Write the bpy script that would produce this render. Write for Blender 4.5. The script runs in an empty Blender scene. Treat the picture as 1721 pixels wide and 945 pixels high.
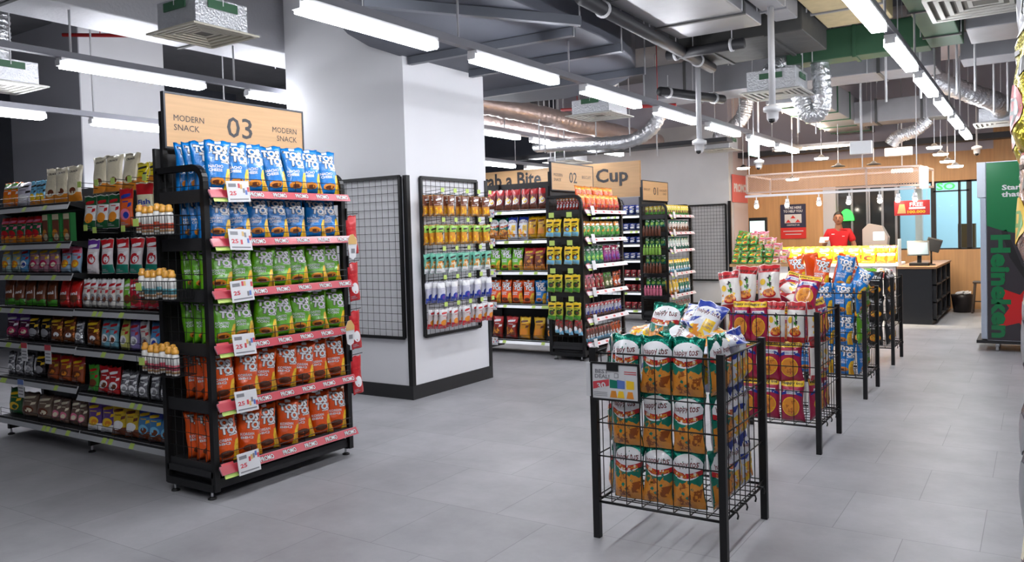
import bpy, bmesh, math, random
from mathutils import Vector, Matrix, noise
R = math.radians
PI = math.pi
sc = bpy.context.scene
col = sc.collection
random.seed(7)

# ------------------------------------------------------------------ camera
cd = bpy.data.cameras.new('camera'); cam = bpy.data.objects.new('camera', cd); col.objects.link(cam)
sc.camera = cam
YAW, PITCH, ROLL = -0.578447, -0.0312767, -0.0288215
fw = Vector((math.sin(YAW)*math.cos(PITCH), math.cos(YAW)*math.cos(PITCH), math.sin(PITCH)))
rt = Vector((math.cos(YAW), -math.sin(YAW), 0)); up = rt.cross(fw)
rr = rt*math.cos(ROLL) + up*math.sin(ROLL); uu = up*math.cos(ROLL) - rt*math.sin(ROLL)
cam.matrix_world = Matrix(((rr.x, uu.x, -fw.x, 0), (rr.y, uu.y, -fw.y, 0), (rr.z, uu.z, -fw.z, 1.5), (0, 0, 0, 1)))
cd.sensor_width = 36; cd.lens = 36*1353.77/1721; cd.shift_y = -(472.5-440.43)/1721; cd.clip_start = .05; cd.clip_end = 200

# ------------------------------------------------------------------ world, exposure
w = bpy.data.worlds.new('world'); sc.world = w; w.use_nodes = True
w.node_tree.nodes['Background'].inputs[0].default_value = (.6, .6, .72, 1)
w.node_tree.nodes['Background'].inputs[1].default_value = .35
sc.view_settings.view_transform = 'Standard'; sc.view_settings.look = 'None'
sc.view_settings.gamma = 1; sc.view_settings.use_curve_mapping = False
sc.view_settings.exposure = 1.2
sc.cycles.use_denoising = True
sc.cycles.max_bounces = 6
TUBE_E = 21.0      # fluorescent tubes
WARM_E = 7.0       # warm lamps by the counter
SPOT_W = 30.0

# ------------------------------------------------------------------ materials
MATS = {}
def mat(name, c, rough=.5, metal=0., coat=0., emit=0., bump=0., bscale=20., spec=None, var=0., vscale=6., alpha=1., trans=0.):
    if name in MATS: return MATS[name]
    m = bpy.data.materials.new(name); m.use_nodes = True; nt = m.node_tree; b = nt.nodes['Principled BSDF']
    b.inputs['Base Color'].default_value = (*c, 1); b.inputs['Roughness'].default_value = rough
    b.inputs['Metallic'].default_value = metal
    if coat: b.inputs['Coat Weight'].default_value = coat; b.inputs['Coat Roughness'].default_value = .12
    if spec is not None: b.inputs['Specular IOR Level'].default_value = spec
    if emit: b.inputs['Emission Color'].default_value = (*c, 1); b.inputs['Emission Strength'].default_value = emit
    if trans: b.inputs['Transmission Weight'].default_value = trans; b.inputs['IOR'].default_value = 1.1
    if alpha < 1: b.inputs['Alpha'].default_value = alpha
    if bump or var:
        tc = nt.nodes.new('ShaderNodeTexCoord')
        if bump:
            n = nt.nodes.new('ShaderNodeTexNoise'); n.inputs['Scale'].default_value = bscale; n.inputs['Detail'].default_value = 3
            bp = nt.nodes.new('ShaderNodeBump'); bp.inputs['Strength'].default_value = bump; bp.inputs['Distance'].default_value = .02
            nt.links.new(tc.outputs['Object'], n.inputs['Vector']); nt.links.new(n.outputs['Fac'], bp.inputs['Height']); nt.links.new(bp.outputs[0], b.inputs['Normal'])
        if var:
            n2 = nt.nodes.new('ShaderNodeTexNoise'); n2.inputs['Scale'].default_value = vscale; n2.inputs['Detail'].default_value = 6
            mx = nt.nodes.new('ShaderNodeMix'); mx.data_type = 'RGBA'
            mx.inputs[6].default_value = (*[x*(1-var) for x in c], 1); mx.inputs[7].default_value = (*[min(1, x*(1+var)) for x in c], 1)
            nt.links.new(tc.outputs['Object'], n2.inputs['Vector']); nt.links.new(n2.outputs['Fac'], mx.inputs[0]); nt.links.new(mx.outputs[2], b.inputs['Base Color'])
    MATS[name] = m
    return m
def srgb(r, g, b):
    f = lambda x: (x/255/12.92) if x <= 10 else ((x/255+.055)/1.055)**2.4
    return (f(r), f(g), f(b))
def film(name, r, g, b, rough=.3):   # printed plastic film
    return mat('film_'+name, srgb(r, g, b), rough, 0, .5, bump=.25, bscale=45, spec=.6)
def foil(name, r, g, b):
    return mat('foil_'+name, srgb(r, g, b), .22, .75, .3, bump=.4, bscale=50)
def ink(name, r, g, b, rough=.35):
    return mat('ink_'+name, srgb(r, g, b), rough, 0, .35, spec=.5)
BLACK = mat('black_metal', (.012, .012, .013), .42, .3)
BLACKP = mat('black_panel', (.016, .016, .018), .6)
SILVER = mat('brushed_strip', (.72, .73, .76), .36, .45, bump=.05, bscale=8)
WHITE = mat('white_paint', (.78, .79, .81), .6)
PAPER = mat('paper', (.68, .68, .7), .5)
LIME = mat('lime_tag', srgb(190, 215, 110), .5)
PINK = mat('promo_pink', srgb(182, 52, 68), .35, coat=.3)
PINKL = mat('promo_pink_lip', srgb(205, 140, 155), .35)
WOOD = mat('wood_board', srgb(222, 184, 138), .5, var=.12, vscale=9)
def wood_mat(name, c, sx, sy, sz, dark=.8):
    m = mat(name, c, .5); nt = m.node_tree; b = nt.nodes['Principled BSDF']
    tc = nt.nodes.new('ShaderNodeTexCoord'); mp = nt.nodes.new('ShaderNodeMapping'); mp.inputs['Scale'].default_value = (sx, sy, sz)
    n = nt.nodes.new('ShaderNodeTexNoise'); n.inputs['Scale'].default_value = 3; n.inputs['Detail'].default_value = 5
    r = nt.nodes.new('ShaderNodeValToRGB'); r.color_ramp.elements[0].color = (*[x*dark for x in c], 1); r.color_ramp.elements[1].color = (*c, 1)
    r.color_ramp.elements[0].position = .35; r.color_ramp.elements[1].position = .65
    nt.links.new(tc.outputs['Object'], mp.inputs[0]); nt.links.new(mp.outputs[0], n.inputs['Vector']); nt.links.new(n.outputs['Fac'], r.inputs[0]); nt.links.new(r.outputs[0], b.inputs['Base Color'])
    return m
SIGNWOOD = wood_mat('sign_wood', srgb(212, 170, 124), 1, .6, 14, .9)
WALLWOOD = wood_mat('wall_wood', srgb(205, 158, 108), 9, 9, .5, .86)
DARKINK = mat('sign_ink', srgb(58, 58, 62), .5)

# ------------------------------------------------------------------ mesh builder
class MB:
    def __init__(s): s.v = []; s.f = []; s.m = []; s.mats = []; s.sm = []
    def mi(s, m):
        if m not in s.mats: s.mats.append(m)
        return s.mats.index(m)
    def add(s, vs, fs, m, smooth=False):
        o = len(s.v); k = s.mi(m); s.v += [tuple(v) for v in vs]
        for f in fs: s.f.append(tuple(i+o for i in f)); s.m.append(k); s.sm.append(smooth)
    def box(s, x0, x1, y0, y1, z0, z1, m):
        s.add([(x, y, z) for x in (x0, x1) for y in (y0, y1) for z in (z0, z1)],
              [(0, 1, 3, 2), (4, 6, 7, 5), (0, 4, 5, 1), (2, 3, 7, 6), (0, 2, 6, 4), (1, 5, 7, 3)], m)
    def obox(s, c, ax, ay, az, m):   # centre and three half-axis vectors
        c = Vector(c); ax = Vector(ax); ay = Vector(ay); az = Vector(az)
        s.add([c+i*ax+j*ay+k*az for i in (-1, 1) for j in (-1, 1) for k in (-1, 1)],
              [(0, 1, 3, 2), (4, 6, 7, 5), (0, 4, 5, 1), (2, 3, 7, 6), (0, 2, 6, 4), (1, 5, 7, 3)], m)
    def bar(s, p, q, r, m, wide=None):  # square bar
        p = Vector(p); q = Vector(q); d = (q-p); L = d.length
        if L < 1e-6: return
        d /= L; a = Vector((0, 0, 1)) if abs(d.z) < .9 else Vector((0, 1, 0))
        x = d.cross(a).normalized(); y = x.cross(d)
        s.obox((p+q)/2, d*L/2, x*(wide or r), y*r, m)
    def pipe(s, pts, r, m, n=8, rf=None, cap=True):
        pts = [Vector(p) for p in pts]; N = len(pts); vs = []; fs = []
        x = None
        for i, p in enumerate(pts):
            d = (pts[min(i+1, N-1)]-pts[max(i-1, 0)]).normalized()
            if x is None:
                a = Vector((0, 0, 1)) if abs(d.z) < .9 else Vector((0, 1, 0)); x = d.cross(a).normalized()
            else: x = (x-d*x.dot(d)).normalized()
            y = d.cross(x); q = rf(i) if rf else r
            for k in range(n):
                t = 2*PI*k/n; vs.append(p+x*q*math.cos(t)+y*q*math.sin(t))
        for i in range(N-1):
            for k in range(n):
                a = i*n+k; b = i*n+(k+1) % n; fs.append((a, b, b+n, a+n))
        if cap: fs.append(tuple(range(n))[::-1]); fs.append(tuple(range((N-1)*n, N*n)))
        s.add(vs, fs, m, n > 5)
    def rod(s, p, q, r, m, n=5): s.pipe([p, q], r, m, n)
    def lathe(s, c, prof, m, n=20, axis='z'):
        vs = []; fs = []; N = len(prof); c = Vector(c)
        for (r, z) in prof:
            for k in range(n):
                t = 2*PI*k/n; a, b = r*math.cos(t), r*math.sin(t)
                vs.append(c+(Vector((a, b, z)) if axis == 'z' else Vector((a, z, b)) if axis == 'y' else Vector((z, a, b))))
        for i in range(N-1):
            for k in range(n): a = i*n+k; b = i*n+(k+1) % n; fs.append((a, b, b+n, a+n))
        fs.append(tuple(range(n))[::-1]); fs.append(tuple(range((N-1)*n, N*n)))
        s.add(vs, fs, m, True)
    def prism(s, poly, z0, z1, m, ax='z'):  # polygon in the plane normal to ax, extruded
        n = len(poly)
        def P(a, b, h): return (a, b, h) if ax == 'z' else (a, h, b) if ax == 'y' else (h, a, b)
        s.add([P(a, b, z0) for a, b in poly]+[P(a, b, z1) for a, b in poly],
              [tuple(range(n))[::-1], tuple(range(n, 2*n))]+[(i, (i+1) % n, n+(i+1) % n, n+i) for i in range(n)], m)
    def flat(s, vf, fn, m):    # 2D (verts, faces) mapped by fn(x, y)
        s.add([fn(x, y) for x, y in vf[0]], vf[1], m)
    def mesh(s, name):
        me = bpy.data.meshes.new(name); me.from_pydata(s.v, [], s.f)
        for m in s.mats: me.materials.append(m)
        me.polygons.foreach_set('material_index', s.m); me.polygons.foreach_set('use_smooth', s.sm)
        me.update(); return me
    def build(s, name, parent=None, loc=None, bevel=0, fixn=False):
        me = s.mesh(name)
        if fixn or True:
            bm = bmesh.new(); bm.from_mesh(me); bmesh.ops.recalc_face_normals(bm, faces=bm.faces); bm.to_mesh(me); bm.free()
        return link(name, me, parent, loc, bevel)
def link(name, me, parent=None, loc=None, bevel=0):
    o = bpy.data.objects.new(name, me); col.objects.link(o)
    if parent: o.parent = parent
    if loc is not None: o.location = loc
    if bevel:
        b = o.modifiers.new('bevel', 'BEVEL'); b.width = bevel; b.segments = 2; b.limit_method = 'ANGLE'; b.angle_limit = R(50)
    return o
def thing(name, label, cat, loc=(0, 0, 0), rz=0, group=None):
    o = bpy.data.objects.new(name, None); col.objects.link(o); o.location = loc; o.rotation_euler = (0, 0, rz); o.empty_display_size = .1
    return tag(o, label, cat, group)
def tag(o, label, cat, group=None):
    o['label'] = label; o['category'] = cat
    if group: o['group'] = group
    return o
def struct(o): o['kind'] = 'structure'; return o
ORD = 'first second third fourth fifth sixth seventh eighth ninth tenth eleventh twelfth thirteenth fourteenth fifteenth sixteenth'.split()

# ------------------------------------------------------------------ text as 2D meshes
TXT = {}
def text2d(body, bold=0.):
    k = (body, bold)
    if k in TXT: return TXT[k]
    cu = bpy.data.curves.new('t', 'FONT'); cu.body = body; cu.offset = bold; cu.resolution_u = 2; cu.align_x = 'LEFT'
    ob = bpy.data.objects.new('t', cu); me = ob.to_mesh()
    vs = [(v.co.x, v.co.y) for v in me.vertices]; fs = [tuple(p.vertices) for p in me.polygons]
    ob.to_mesh_clear(); bpy.data.objects.remove(ob); bpy.data.curves.remove(cu)
    if vs:
        x0 = min(v[0] for v in vs); x1 = max(v[0] for v in vs); y0 = min(v[1] for v in vs); y1 = max(v[1] for v in vs)
    else: x0 = x1 = y0 = y1 = 0
    TXT[k] = (vs, fs, (x0, x1, y0, y1)); return TXT[k]
def fit(body, cx, cy, w, h, bold=0., rot=0., ref=None):
    """2D mesh of BODY fitted into a w x h rectangle centred on cx, cy"""
    vs, fs, bb = text2d(body, bold); x0, x1, y0, y1 = (text2d(body, ref)[2] if ref is not None else bb)
    sx = w/max(x1-x0, 1e-6); sy = h/max(y1-y0, 1e-6); c, s = math.cos(rot), math.sin(rot); out = []
    for x, y in vs:
        a = (x-(x0+x1)/2)*sx; b = (y-(y0+y1)/2)*sy; out.append((cx+a*c-b*s, cy+a*s+b*c))
    return out, fs

# ------------------------------------------------------------------ printed pouches
class Print:
    def __init__(s, w, h): s.w = w; s.h = h; s.items = []
    def poly(s, pts, m, L=1): s.items.append(([(u*s.w, v*s.h) for u, v in pts], [tuple(range(len(pts)))], m, L))
    def rect(s, u0, v0, u1, v1, m, L=1): s.poly([(u0, v0), (u1, v0), (u1, v1), (u0, v1)], m, L)
    def ell(s, cu, cv, ru, rv, m, L=1, n=20): s.poly([(cu+ru*math.cos(2*PI*k/n), cv+rv*math.sin(2*PI*k/n)) for k in range(n)], m, L)
    def text(s, t, cu, cv, w, h, m, L=3, bold=0., rot=0., out=None, outb=.06):
        if out is not None:
            vs, fs = fit(t, cu*s.w, cv*s.h, w*s.w, h*s.h, outb, rot, bold); s.items.append((vs, fs, out, L))
        vs, fs = fit(t, cu*s.w, cv*s.h, w*s.w, h*s.h, bold, rot); s.items.append((vs, fs, m, L+1))
    def chips(s, m1, m2, u0, v0, u1, v1, n, size, L=2, seed=1):
        rg = random.Random(seed)
        for i in range(n):
            cu = rg.uniform(u0, u1); cv = rg.uniform(v0, v1); a = rg.uniform(0, 6.3); q = size*rg.uniform(.8, 1.2)
            s.poly([(cu+q*math.cos(a+k*2.1+rg.uniform(-.2, .2)), cv+q*s.w/s.h*math.sin(a+k*2.1)) for k in range(3)], (m1, m2)[i % 2], L+.1*(i % 7))
def pouch_mesh(name, w, h, t, base, paint=None, seed=0, back=None, nu=12, nv=16, flat=.12, seal=True, round_=.0, taper=0.):
    """a filled film bag standing on z=0: front towards -y"""
    rg = random.Random(seed*77+5); ph = [rg.uniform(0, 9) for _ in range(6)]
    G = {}
    for j in range(nv+1):
        v = j/nv
        g = min(1, max(0, (v-.03)/.16))**.6 * min(1, max(0, (.965-v)/.2))**.75 if seal else min(1, v/.04)**.5*min(1, (1-v)/.08)**.5
        sag = 1.12-.3*v
        for i in range(nu+1):
            u = i/nu-.5
            e = (1-abs(2*u)**2.4)**.7 if abs(u) < .5 else 0
            nz = noise.noise(Vector((u*5+ph[0], v*6+ph[1], seed*3.1)))*.24 + noise.noise(Vector((u*13+ph[2], v*11, seed)))*.07
            if seal and (v < .14 or v > .8): nz += .1*math.sin(u*38+ph[3])*(.6 if v < .2 else 1)
            T = t/2*e*g*sag*(1+nz)
            ww = w*(1-.1*g*(1-abs(2*v-1)**4))*(1-taper*v)
            x = u*ww + .004*math.sin(v*7+ph[4])
            lean = .006*math.sin(u*9+ph[5])*(1-g)
            z = v*h - (round_*h*abs(2*u)**3 if v > .5 else -round_*h*abs(2*u)**3*.5)*abs(2*v-1) + .004*math.sin(u*14+ph[2])*(v > .99)
            G[i, j] = (x, -T-.0008+lean, T*flat*4+.0008+lean, z)
    vs = []; fs = []; idf = {}; idb = {}
    for j in range(nv+1):
        for i in range(nu+1):
            x, yf, yb, z = G[i, j]; idf[i, j] = len(vs); vs.append((x, yf, z))
    for j in range(nv+1):
        for i in range(nu+1):
            x, yf, yb, z = G[i, j]
            if i in (0, nu) or j in (0, nv): idb[i, j] = idf[i, j]
            else: idb[i, j] = len(vs); vs.append((x, yb, z))
    for j in range(nv):
        for i in range(nu):
            fs.append((idf[i, j], idf[i+1, j], idf[i+1, j+1], idf[i, j+1])); fs.append((idb[i, j+1], idb[i+1, j+1], idb[i+1, j], idb[i, j]))
    b = MB(); b.add(vs, fs, base, True)
    if back is not None:
        k = b.mi(back)
        for q in range(1, len(b.m), 2): b.m[q] = k
    if paint:
        P = Print(w, h); paint(P)
        bm = bmesh.new(); mats = []
        for (pv, pf, m, L) in P.items:
            if m not in mats: mats.append(m)
            bv = [bm.verts.new((x, y, L)) for x, y in pv]
            for f in pf:
                try: q = bm.faces.new([bv[i] for i in f]); q.material_index = mats.index(m)
                except ValueError: pass
        e = .02
        for co, no in (((-(.5-e)*w, 0, 0), (-1, 0, 0)), (((.5-e)*w, 0, 0), (1, 0, 0)), ((0, .012*h, 0), (0, -1, 0)), ((0, .988*h, 0), (0, 1, 0))):
            bmesh.ops.bisect_plane(bm, geom=bm.verts[:]+bm.edges[:]+bm.faces[:], plane_co=co, plane_no=no, clear_outer=True)
        for i in range(1, nu): bmesh.ops.bisect_plane(bm, geom=bm.verts[:]+bm.edges[:]+bm.faces[:], plane_co=((i/nu-.5)*w, 0, 0), plane_no=(1, 0, 0))
        for j in range(1, nv): bmesh.ops.bisect_plane(bm, geom=bm.verts[:]+bm.edges[:]+bm.faces[:], plane_co=(0, j/nv*h, 0), plane_no=(0, 1, 0))
        bm.verts.ensure_lookup_table(); out = []
        for q in bm.verts:
            a = (q.co.x/w+.5)*nu; c = q.co.y/h*nv; i = min(nu-1, max(0, int(a))); j = min(nv-1, max(0, int(c))); a -= i; c -= j
            def B(k): return (G[i, j][k]*(1-a)+G[i+1, j][k]*a)*(1-c)+(G[i, j+1][k]*(1-a)+G[i+1, j+1][k]*a)*c
            out.append((B(0), B(1)-.0006-.00035*q.co.z, B(3)))
        for k, m in enumerate(mats):
            F = [tuple(v.index for v in f.verts) for f in bm.faces if f.material_index == k]
            o = len(b.v); used = sorted({i for f in F for i in f}); rm = {i: n for n, i in enumerate(used)}
            b.add([out[i] for i in used], [tuple(rm[i] for i in f) for f in F], m, True)
        bm.free()
    me = b.mesh(name); return me

DES = {}
def design(key, name, w, h, t, base, paint=None, nvar=2, **kw):
    DES[key] = dict(name=name, w=w, h=h, t=t, base=base, paint=paint, nvar=nvar, kw=kw, meshes=[])
    return key
def design_mesh(key, k):
    d = DES[key]; k %= d['nvar']
    while len(d['meshes']) <= k:
        d['meshes'].append(pouch_mesh(d['name'], d['w'], d['h'], d['t'], d['base'], d['paint'], seed=len(d['meshes'])+hash_(key), **d['kw']))
    return d['meshes'][k]
def hash_(s): return sum(ord(c)*(i+3) for i, c in enumerate(s)) % 97
def put(key, loc, rz=0, label='', cat='chip bag', group=None, tilt=0, roll=0, s=1., sx=1., k=0, name=None):
    """one bag: tilt leans its top back, roll turns it in its own plane"""
    o = bpy.data.objects.new(name or DES[key]['name'], design_mesh(key, k)); col.objects.link(o)
    M = Matrix.Translation(loc) @ Matrix.Rotation(rz, 4, 'Z') @ Matrix.Rotation(-tilt, 4, 'X') @ Matrix.Rotation(roll, 4, 'Y') @ Matrix.Diagonal((s*sx, s, s, 1))
    o.matrix_world = M
    return tag(o, label, cat, group)
# ------------------------------------------------------------------ bag designs
KW = ink('white', 235, 235, 238); KB = ink('black', 25, 20, 20); KY = ink('yellow', 245, 200, 40); KO = ink('orange', 228, 140, 40)
KR = ink('red', 190, 25, 35); KG = ink('green', 70, 150, 40); KBL = ink('blue', 35, 60, 160); KBR = ink('brown', 110, 55, 30); KGY = ink('grey', 150, 150, 155)
KCH = ink('chip', 222, 142, 46); KCH2 = ink('chipdark', 178, 98, 32); KTE = ink('teal', 10, 120, 100); KPK = ink('pink', 225, 120, 150); KLB = ink('lightblue', 120, 190, 225)
KCR = ink('cream', 232, 222, 196); KMG = ink('magenta', 190, 30, 90); KPU = ink('purple', 100, 50, 150); KDG = ink('darkgreen', 20, 80, 45); KLG = ink('lightgreen', 150, 200, 80)
def tosto(c1, c2, low):
    def p(P):
        P.rect(-.1, .93, .12, .985, KW, 1)
        P.poly([(.5, .46), (.34, .43), (.26, .3), (.24, .12), (.2, 0), (.5, 0)], KY, 2)
        P.poly([(.5, .36), (.36, .33), (.3, .2), (.32, .02), (.5, 0)], ink('maize', 222, 160, 30), 2.4)
        P.ell(-.05, .17, .28, .075, low, 2); P.ell(-.04, .15, .2, .04, KBR, 2.5)
        P.text('TOS', .0, .82, .78, .165, KW, 4, .06, R(-6), out=KB, outb=.105)
        P.text('TOS', .2, .645, .82, .17, KW, 4, .06, R(-6), out=KB, outb=.105)
        P.rect(.1, .535, .42, .56, KW, 3)
        P.text(c1, -.12, .46, .56, .06, KW, 3, .03); P.text(c2, -.14, .385, .52, .06, KW, 3, .03)
    return p
BL = film('blue', 0, 124, 208); GN = film('green', 104, 186, 14); OR = film('orange', 246, 90, 10)
DES_W = .155
design('tb', 'chip_bag', .155, .30, .075, BL, tosto('NACHO', 'CHEESE', KO), 3, back=mat('silverfilm', (.6, .6, .62), .25, .8))
design('tg', 'chip_bag', .155, .29, .075, GN, tosto('ROASTED', 'CORN', KO), 3, back=GN)
design('to', 'chip_bag', .155, .29, .075, OR, tosto('KOREAN', 'BBQ', KBR), 3, back=OR)
def happytor(P):
    P.rect(-.5, .0, .5, .52, KCH, 1)
    P.chips(ink('chipdeep', 150, 76, 22), ink('chiplight', 226, 150, 60), -.45, .03, .45, .42, 22, .15, 1.2, 4)
    for (a, b, q) in ((-.1, .26, .07), (.2, .34, .05), (-.3, .42, .12), (.12, .47, .12), (.4, .44, .1), (.02, .2, .05)): P.poly([(a-q, b), (a+q*.2, b-q*.5), (a+q, b+q*.2), (a, b+q*.6)], KTE, 2.1)
    P.poly([(-.5, .42), (-.3, .47), (-.1, .43), (.1, .48), (.3, .43), (.5, .47), (.5, .56), (-.5, .56)], KTE, 2)
    P.ell(0, .7, .5, .215, KW, 2.5, 28)
    pts = [(-.52+1.04*k/14, .60-.085*math.sin(PI*k/14)) for k in range(15)]
    P.poly(pts+[(x, y+.085) for x, y in pts[::-1]], KR, 3)
    P.text('happy', -.165, .735, .46, .125, ink('maroon', 110, 20, 25), 4, .012, R(5)); P.text('tos', .24, .755, .26, .1, ink('maroon', 110, 20, 25), 4, .012, R(5))
    P.text('TORTILLA', -.18, .57, .44, .05, KY, 4, .0, R(-11)); P.text('CHIPS', .24, .575, .28, .05, KY, 4, .0, R(11))
design('hg', 'chip_bag', .165, .285, .085, foil('teal', 0, 125, 105), happytor, 3, back=mat('silverfilm', (.6, .6, .62), .25, .8))
def happyblue(P):
    P.rect(-.5, .72, .5, 1, KBL, 1); P.ell(0, .72, .44, .16, KW, 2); P.text('happy tos', 0, .74, .8, .1, ink('maroon', 110, 20, 25), 3, .01)
    P.chips(KO, KY, -.35, .12, .3, .4, 14, .16, 2, 8); P.rect(.05, .38, .4, .62, KY, 3); P.text('CORN', .22, .53, .28, .05, KBL, 4); P.text('CHIPS', .22, .45, .28, .05, KBL, 4)
    P.poly([(-.5, .58), (-.1, .62), (-.3, .5), (-.5, .48)], KBL, 2)
design('hb', 'chip_bag', .165, .285, .08, film('whiteblue', 225, 228, 238), happyblue, 2, back=film('navyb', 40, 60, 150))
def happycorn(P):
    P.rect(-.5, .84, .5, .98, KY, 1); P.text('Happy tos', 0, .91, .86, .085, KB, 2, .03)
    P.ell(0, .36, .38, .23, KY, 1); P.ell(0, .36, .35, .205, KCH, 2); P.chips(KCH2, KO, -.25, .22, .25, .5, 14, .09, 2.2, 3)
    P.rect(-.36, .66, .36, .76, KW, 2); P.poly([(-.48, .6), (-.2, .66), (-.2, .74), (-.44, .68)], KBL, 3); P.poly([(.48, .6), (.2, .66), (.2, .74), (.44, .68)], KBL, 3)
    P.text('CORN CHIPS', 0, .705, .6, .05, KBL, 4)
design('hc', 'chip_bag', .165, .285, .08, film('magenta', 180, 18, 72), happycorn, 2, back=film('silverred', 200, 190, 195))
def happyred(P):
    P.rect(-.5, .8, .5, 1, KR, 1); P.text('happy tos', .02, .87, .86, .1, KB, 2, .02); P.rect(-.5, 0, .5, .14, KR, 1)
    P.ell(.05, .25, .3, .1, KR, 2); P.ell(.05, .28, .27, .09, KO, 2.5); P.ell(.05, .31, .18, .05, KCH2, 3); P.ell(-.22, .55, .13, .08, KY, 2); P.chips(KG, KB, 0, .42, .18, .7, 9, .08, 2, 5); P.chips(KY, KO, -.4, .2, .4, .4, 8, .09, 2, 6)
design('hr', 'chip_bag', .165, .285, .08, film('whitered', 238, 232, 226), happyred, 2, back=film('redback', 180, 25, 35))
def maitos(P):
    P.text('MaiTos', 0, .78, .8, .11, KW, 2, .02); P.rect(-.3, .64, .3, .67, KW, 2); P.ell(0, .3, .38, .14, KO, 1); P.ell(0, .32, .32, .1, KY, 2); P.chips(KCH, KCH2, -.2, .26, .2, .4, 7, .1, 2.2, 2)
design('mt', 'chip_bag', .165, .285, .08, film('blackbag', 28, 26, 28), maitos, 2)
def gen(top=None, blob=None, txt=None, tc=KW, bot=None, blob2=None, band=None, tv=.76, tw=.7, th=.12, out=None, cv=.33, n=0):
    def p(P):
        if top: P.rect(-.5, .72 if band is None else band, .5, .97, top, 1)
        if bot: P.rect(-.5, .02, .5, .26, bot, 1)
        if blob: P.ell(0, cv, .34, .15, blob, 2, 14)
        if blob2: P.ell(.08, cv-.02, .2, .09, blob2, 2.6, 10)
        if n: P.chips(blob or KY, blob2 or KO, -.35, cv-.18, .35, cv+.14, n, .15, 2.7, n)
        if not txt:   # wordmark-like blot and fine print bars
            mk = (tc if txt == '' else (KW, KY, KCR, KB, KR)[int(P.w*1000+P.h*700) % 5])
            P.poly([(-.34, .8), (-.1, .84), (.34, .86), (.32, .78), (.05, .75), (-.3, .73)], mk, 3); P.rect(-.2, .64, .22, .665, mk, 3); P.rect(-.42, .07, .1, .09, KGY, 3); P.rect(-.42, .115, -.05, .135, KGY, 3); P.poly([(.18, .5), (.4, .54), (.42, .63), (.22, .61)], mk, 3)
        if txt: P.text(txt, 0, tv, tw, th, tc, 3, .03, R(4), out=out, outb=.09)
    return p
def G(key, name, w, h, t, rgb, *a, nvar=1, foilm=False, **k):
    kw = {x: k.pop(x) for x in ('seal', 'round_', 'taper', 'flat', 'nu', 'nv') if x in k}
    kw.setdefault('nu', 8); kw.setdefault('nv', 10)
    design(key, name, w, h, t, (foil if foilm else film)(key, *rgb), gen(*a, **k) if (a or k) else None, nvar, **kw)
# long gondola 03
G('minio', 'snack_bag', .15, .27, .05, (226, 216, 190), None, KCR, 'CRUNCH', KB, tv=.84, th=.06, tw=.5, bot=KO, blob2=KBR, nvar=2)
G('yel', 'snack_bag', .11, .19, .05, (235, 215, 20), None, KO, None, nvar=2)
G('orbag', 'snack_bag', .12, .2, .06, (240, 120, 20), KG, KO)
G('lilac', 'snack_bag', .16, .19, .07, (205, 200, 215), None, KW)
G('lblue', 'snack_pouch', .07, .19, .04, (120, 190, 225), KLB, KY, bot=KO, nvar=2)
G('seaw', 'snack_pouch', .11, .24, .03, (225, 225, 225), KDG, KO, '', KR, bot=KDG, tv=.7, foilm=False)
G('orfish', 'snack_pouch', .12, .27, .03, (226, 96, 40), KR, KPK, '', KBL, tv=.8, blob2=KBL)
G('fish', 'snack_pouch', .15, .3, .035, (232, 226, 190), KR, KPK, 'Fish', KBL, tv=.55, bot=KLB)
G('tao', 'snack_pouch', .11, .25, .04, (222, 214, 216), KR, KR, None, blob2=KW, bot=KTE, cv=.42, nvar=2)
G('taop', 'snack_pouch', .11, .25, .04, (222, 214, 216), KPU, KR, None, blob2=KW, cv=.42)
G('hitem', 'snack_pouch', .11, .24, .04, (215, 215, 220), None, KGY, 'Hi', KB, blob2=KB)
G('minion2', 'snack_pouch', .09, .2, .025, (120, 185, 60), None, KBR, '', KW, tv=.3, th=.07)
G('redflat', 'snack_pouch', .095, .22, .02, (190, 28, 50), None, KBR, '', KW, tv=.3, th=.07, nvar=2)
G('wpack', 'snack_pouch', .08, .17, .04, (215, 212, 205), KW, KGY, None, blob2=KBR, nvar=2)
G('almond', 'chip_bag', .12, .2, .05, (20, 90, 50), KR, KR, '', KPK, tv=.7, bot=KO)
G('pale', 'snack_pouch', .1, .18, .05, (150, 175, 175), KGY, KO, None, blob2=KY, nvar=2)
G('pinkp', 'snack_pouch', .11, .18, .05, (170, 120, 135), KGY, KMG, None, blob2=KCR)
G('bluel', 'snack_pouch', .1, .22, .045, (150, 180, 205), KPK, KO, None, blob2=KY)
G('oni', 'chip_bag', .11, .19, .05, (120, 62, 34), None, KBR, 'oni', KW, tv=.5, tw=.6, bot=KG, nvar=2)
G('onir', 'chip_bag', .11, .19, .05, (200, 30, 25), None, KBR, 'oni', KW, tv=.5, tw=.6)
G('purp', 'snack_bag', .14, .2, .06, (130, 55, 95), KPU, KMG, None, blob2=KCR, foilm=True)
G('dark', 'snack_bag', .12, .18, .05, (45, 38, 42), None, KGY, None, foilm=True)
G('copper', 'snack_bag', .13, .18, .05, (160, 90, 45), None, KBR, None, blob2=KW, foilm=True, nvar=2)
G('cyanp', 'snack_pouch', .085, .17, .035, (110, 170, 190), None, KW, None, blob2=KBR, nvar=2)
G('lemon', 'snack_pouch', .085, .17, .035, (205, 205, 110), None, KW, None, blob2=KGY)
G('viol', 'snack_pouch', .085, .17, .035, (140, 125, 185), None, KW, None, blob2=KGY)
G('skyp', 'snack_pouch', .09, .17, .035, (80, 150, 205), None, KW, None, blob2=KBL, nvar=2)
G('silv', 'snack_pouch', .085, .15, .04, (165, 165, 172), None, KW, None, blob2=KGY, foilm=True, nvar=2)
G('gchoc', 'snack_pouch', .1, .17, .03, (60, 150, 50), KG, KBR, None)
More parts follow.
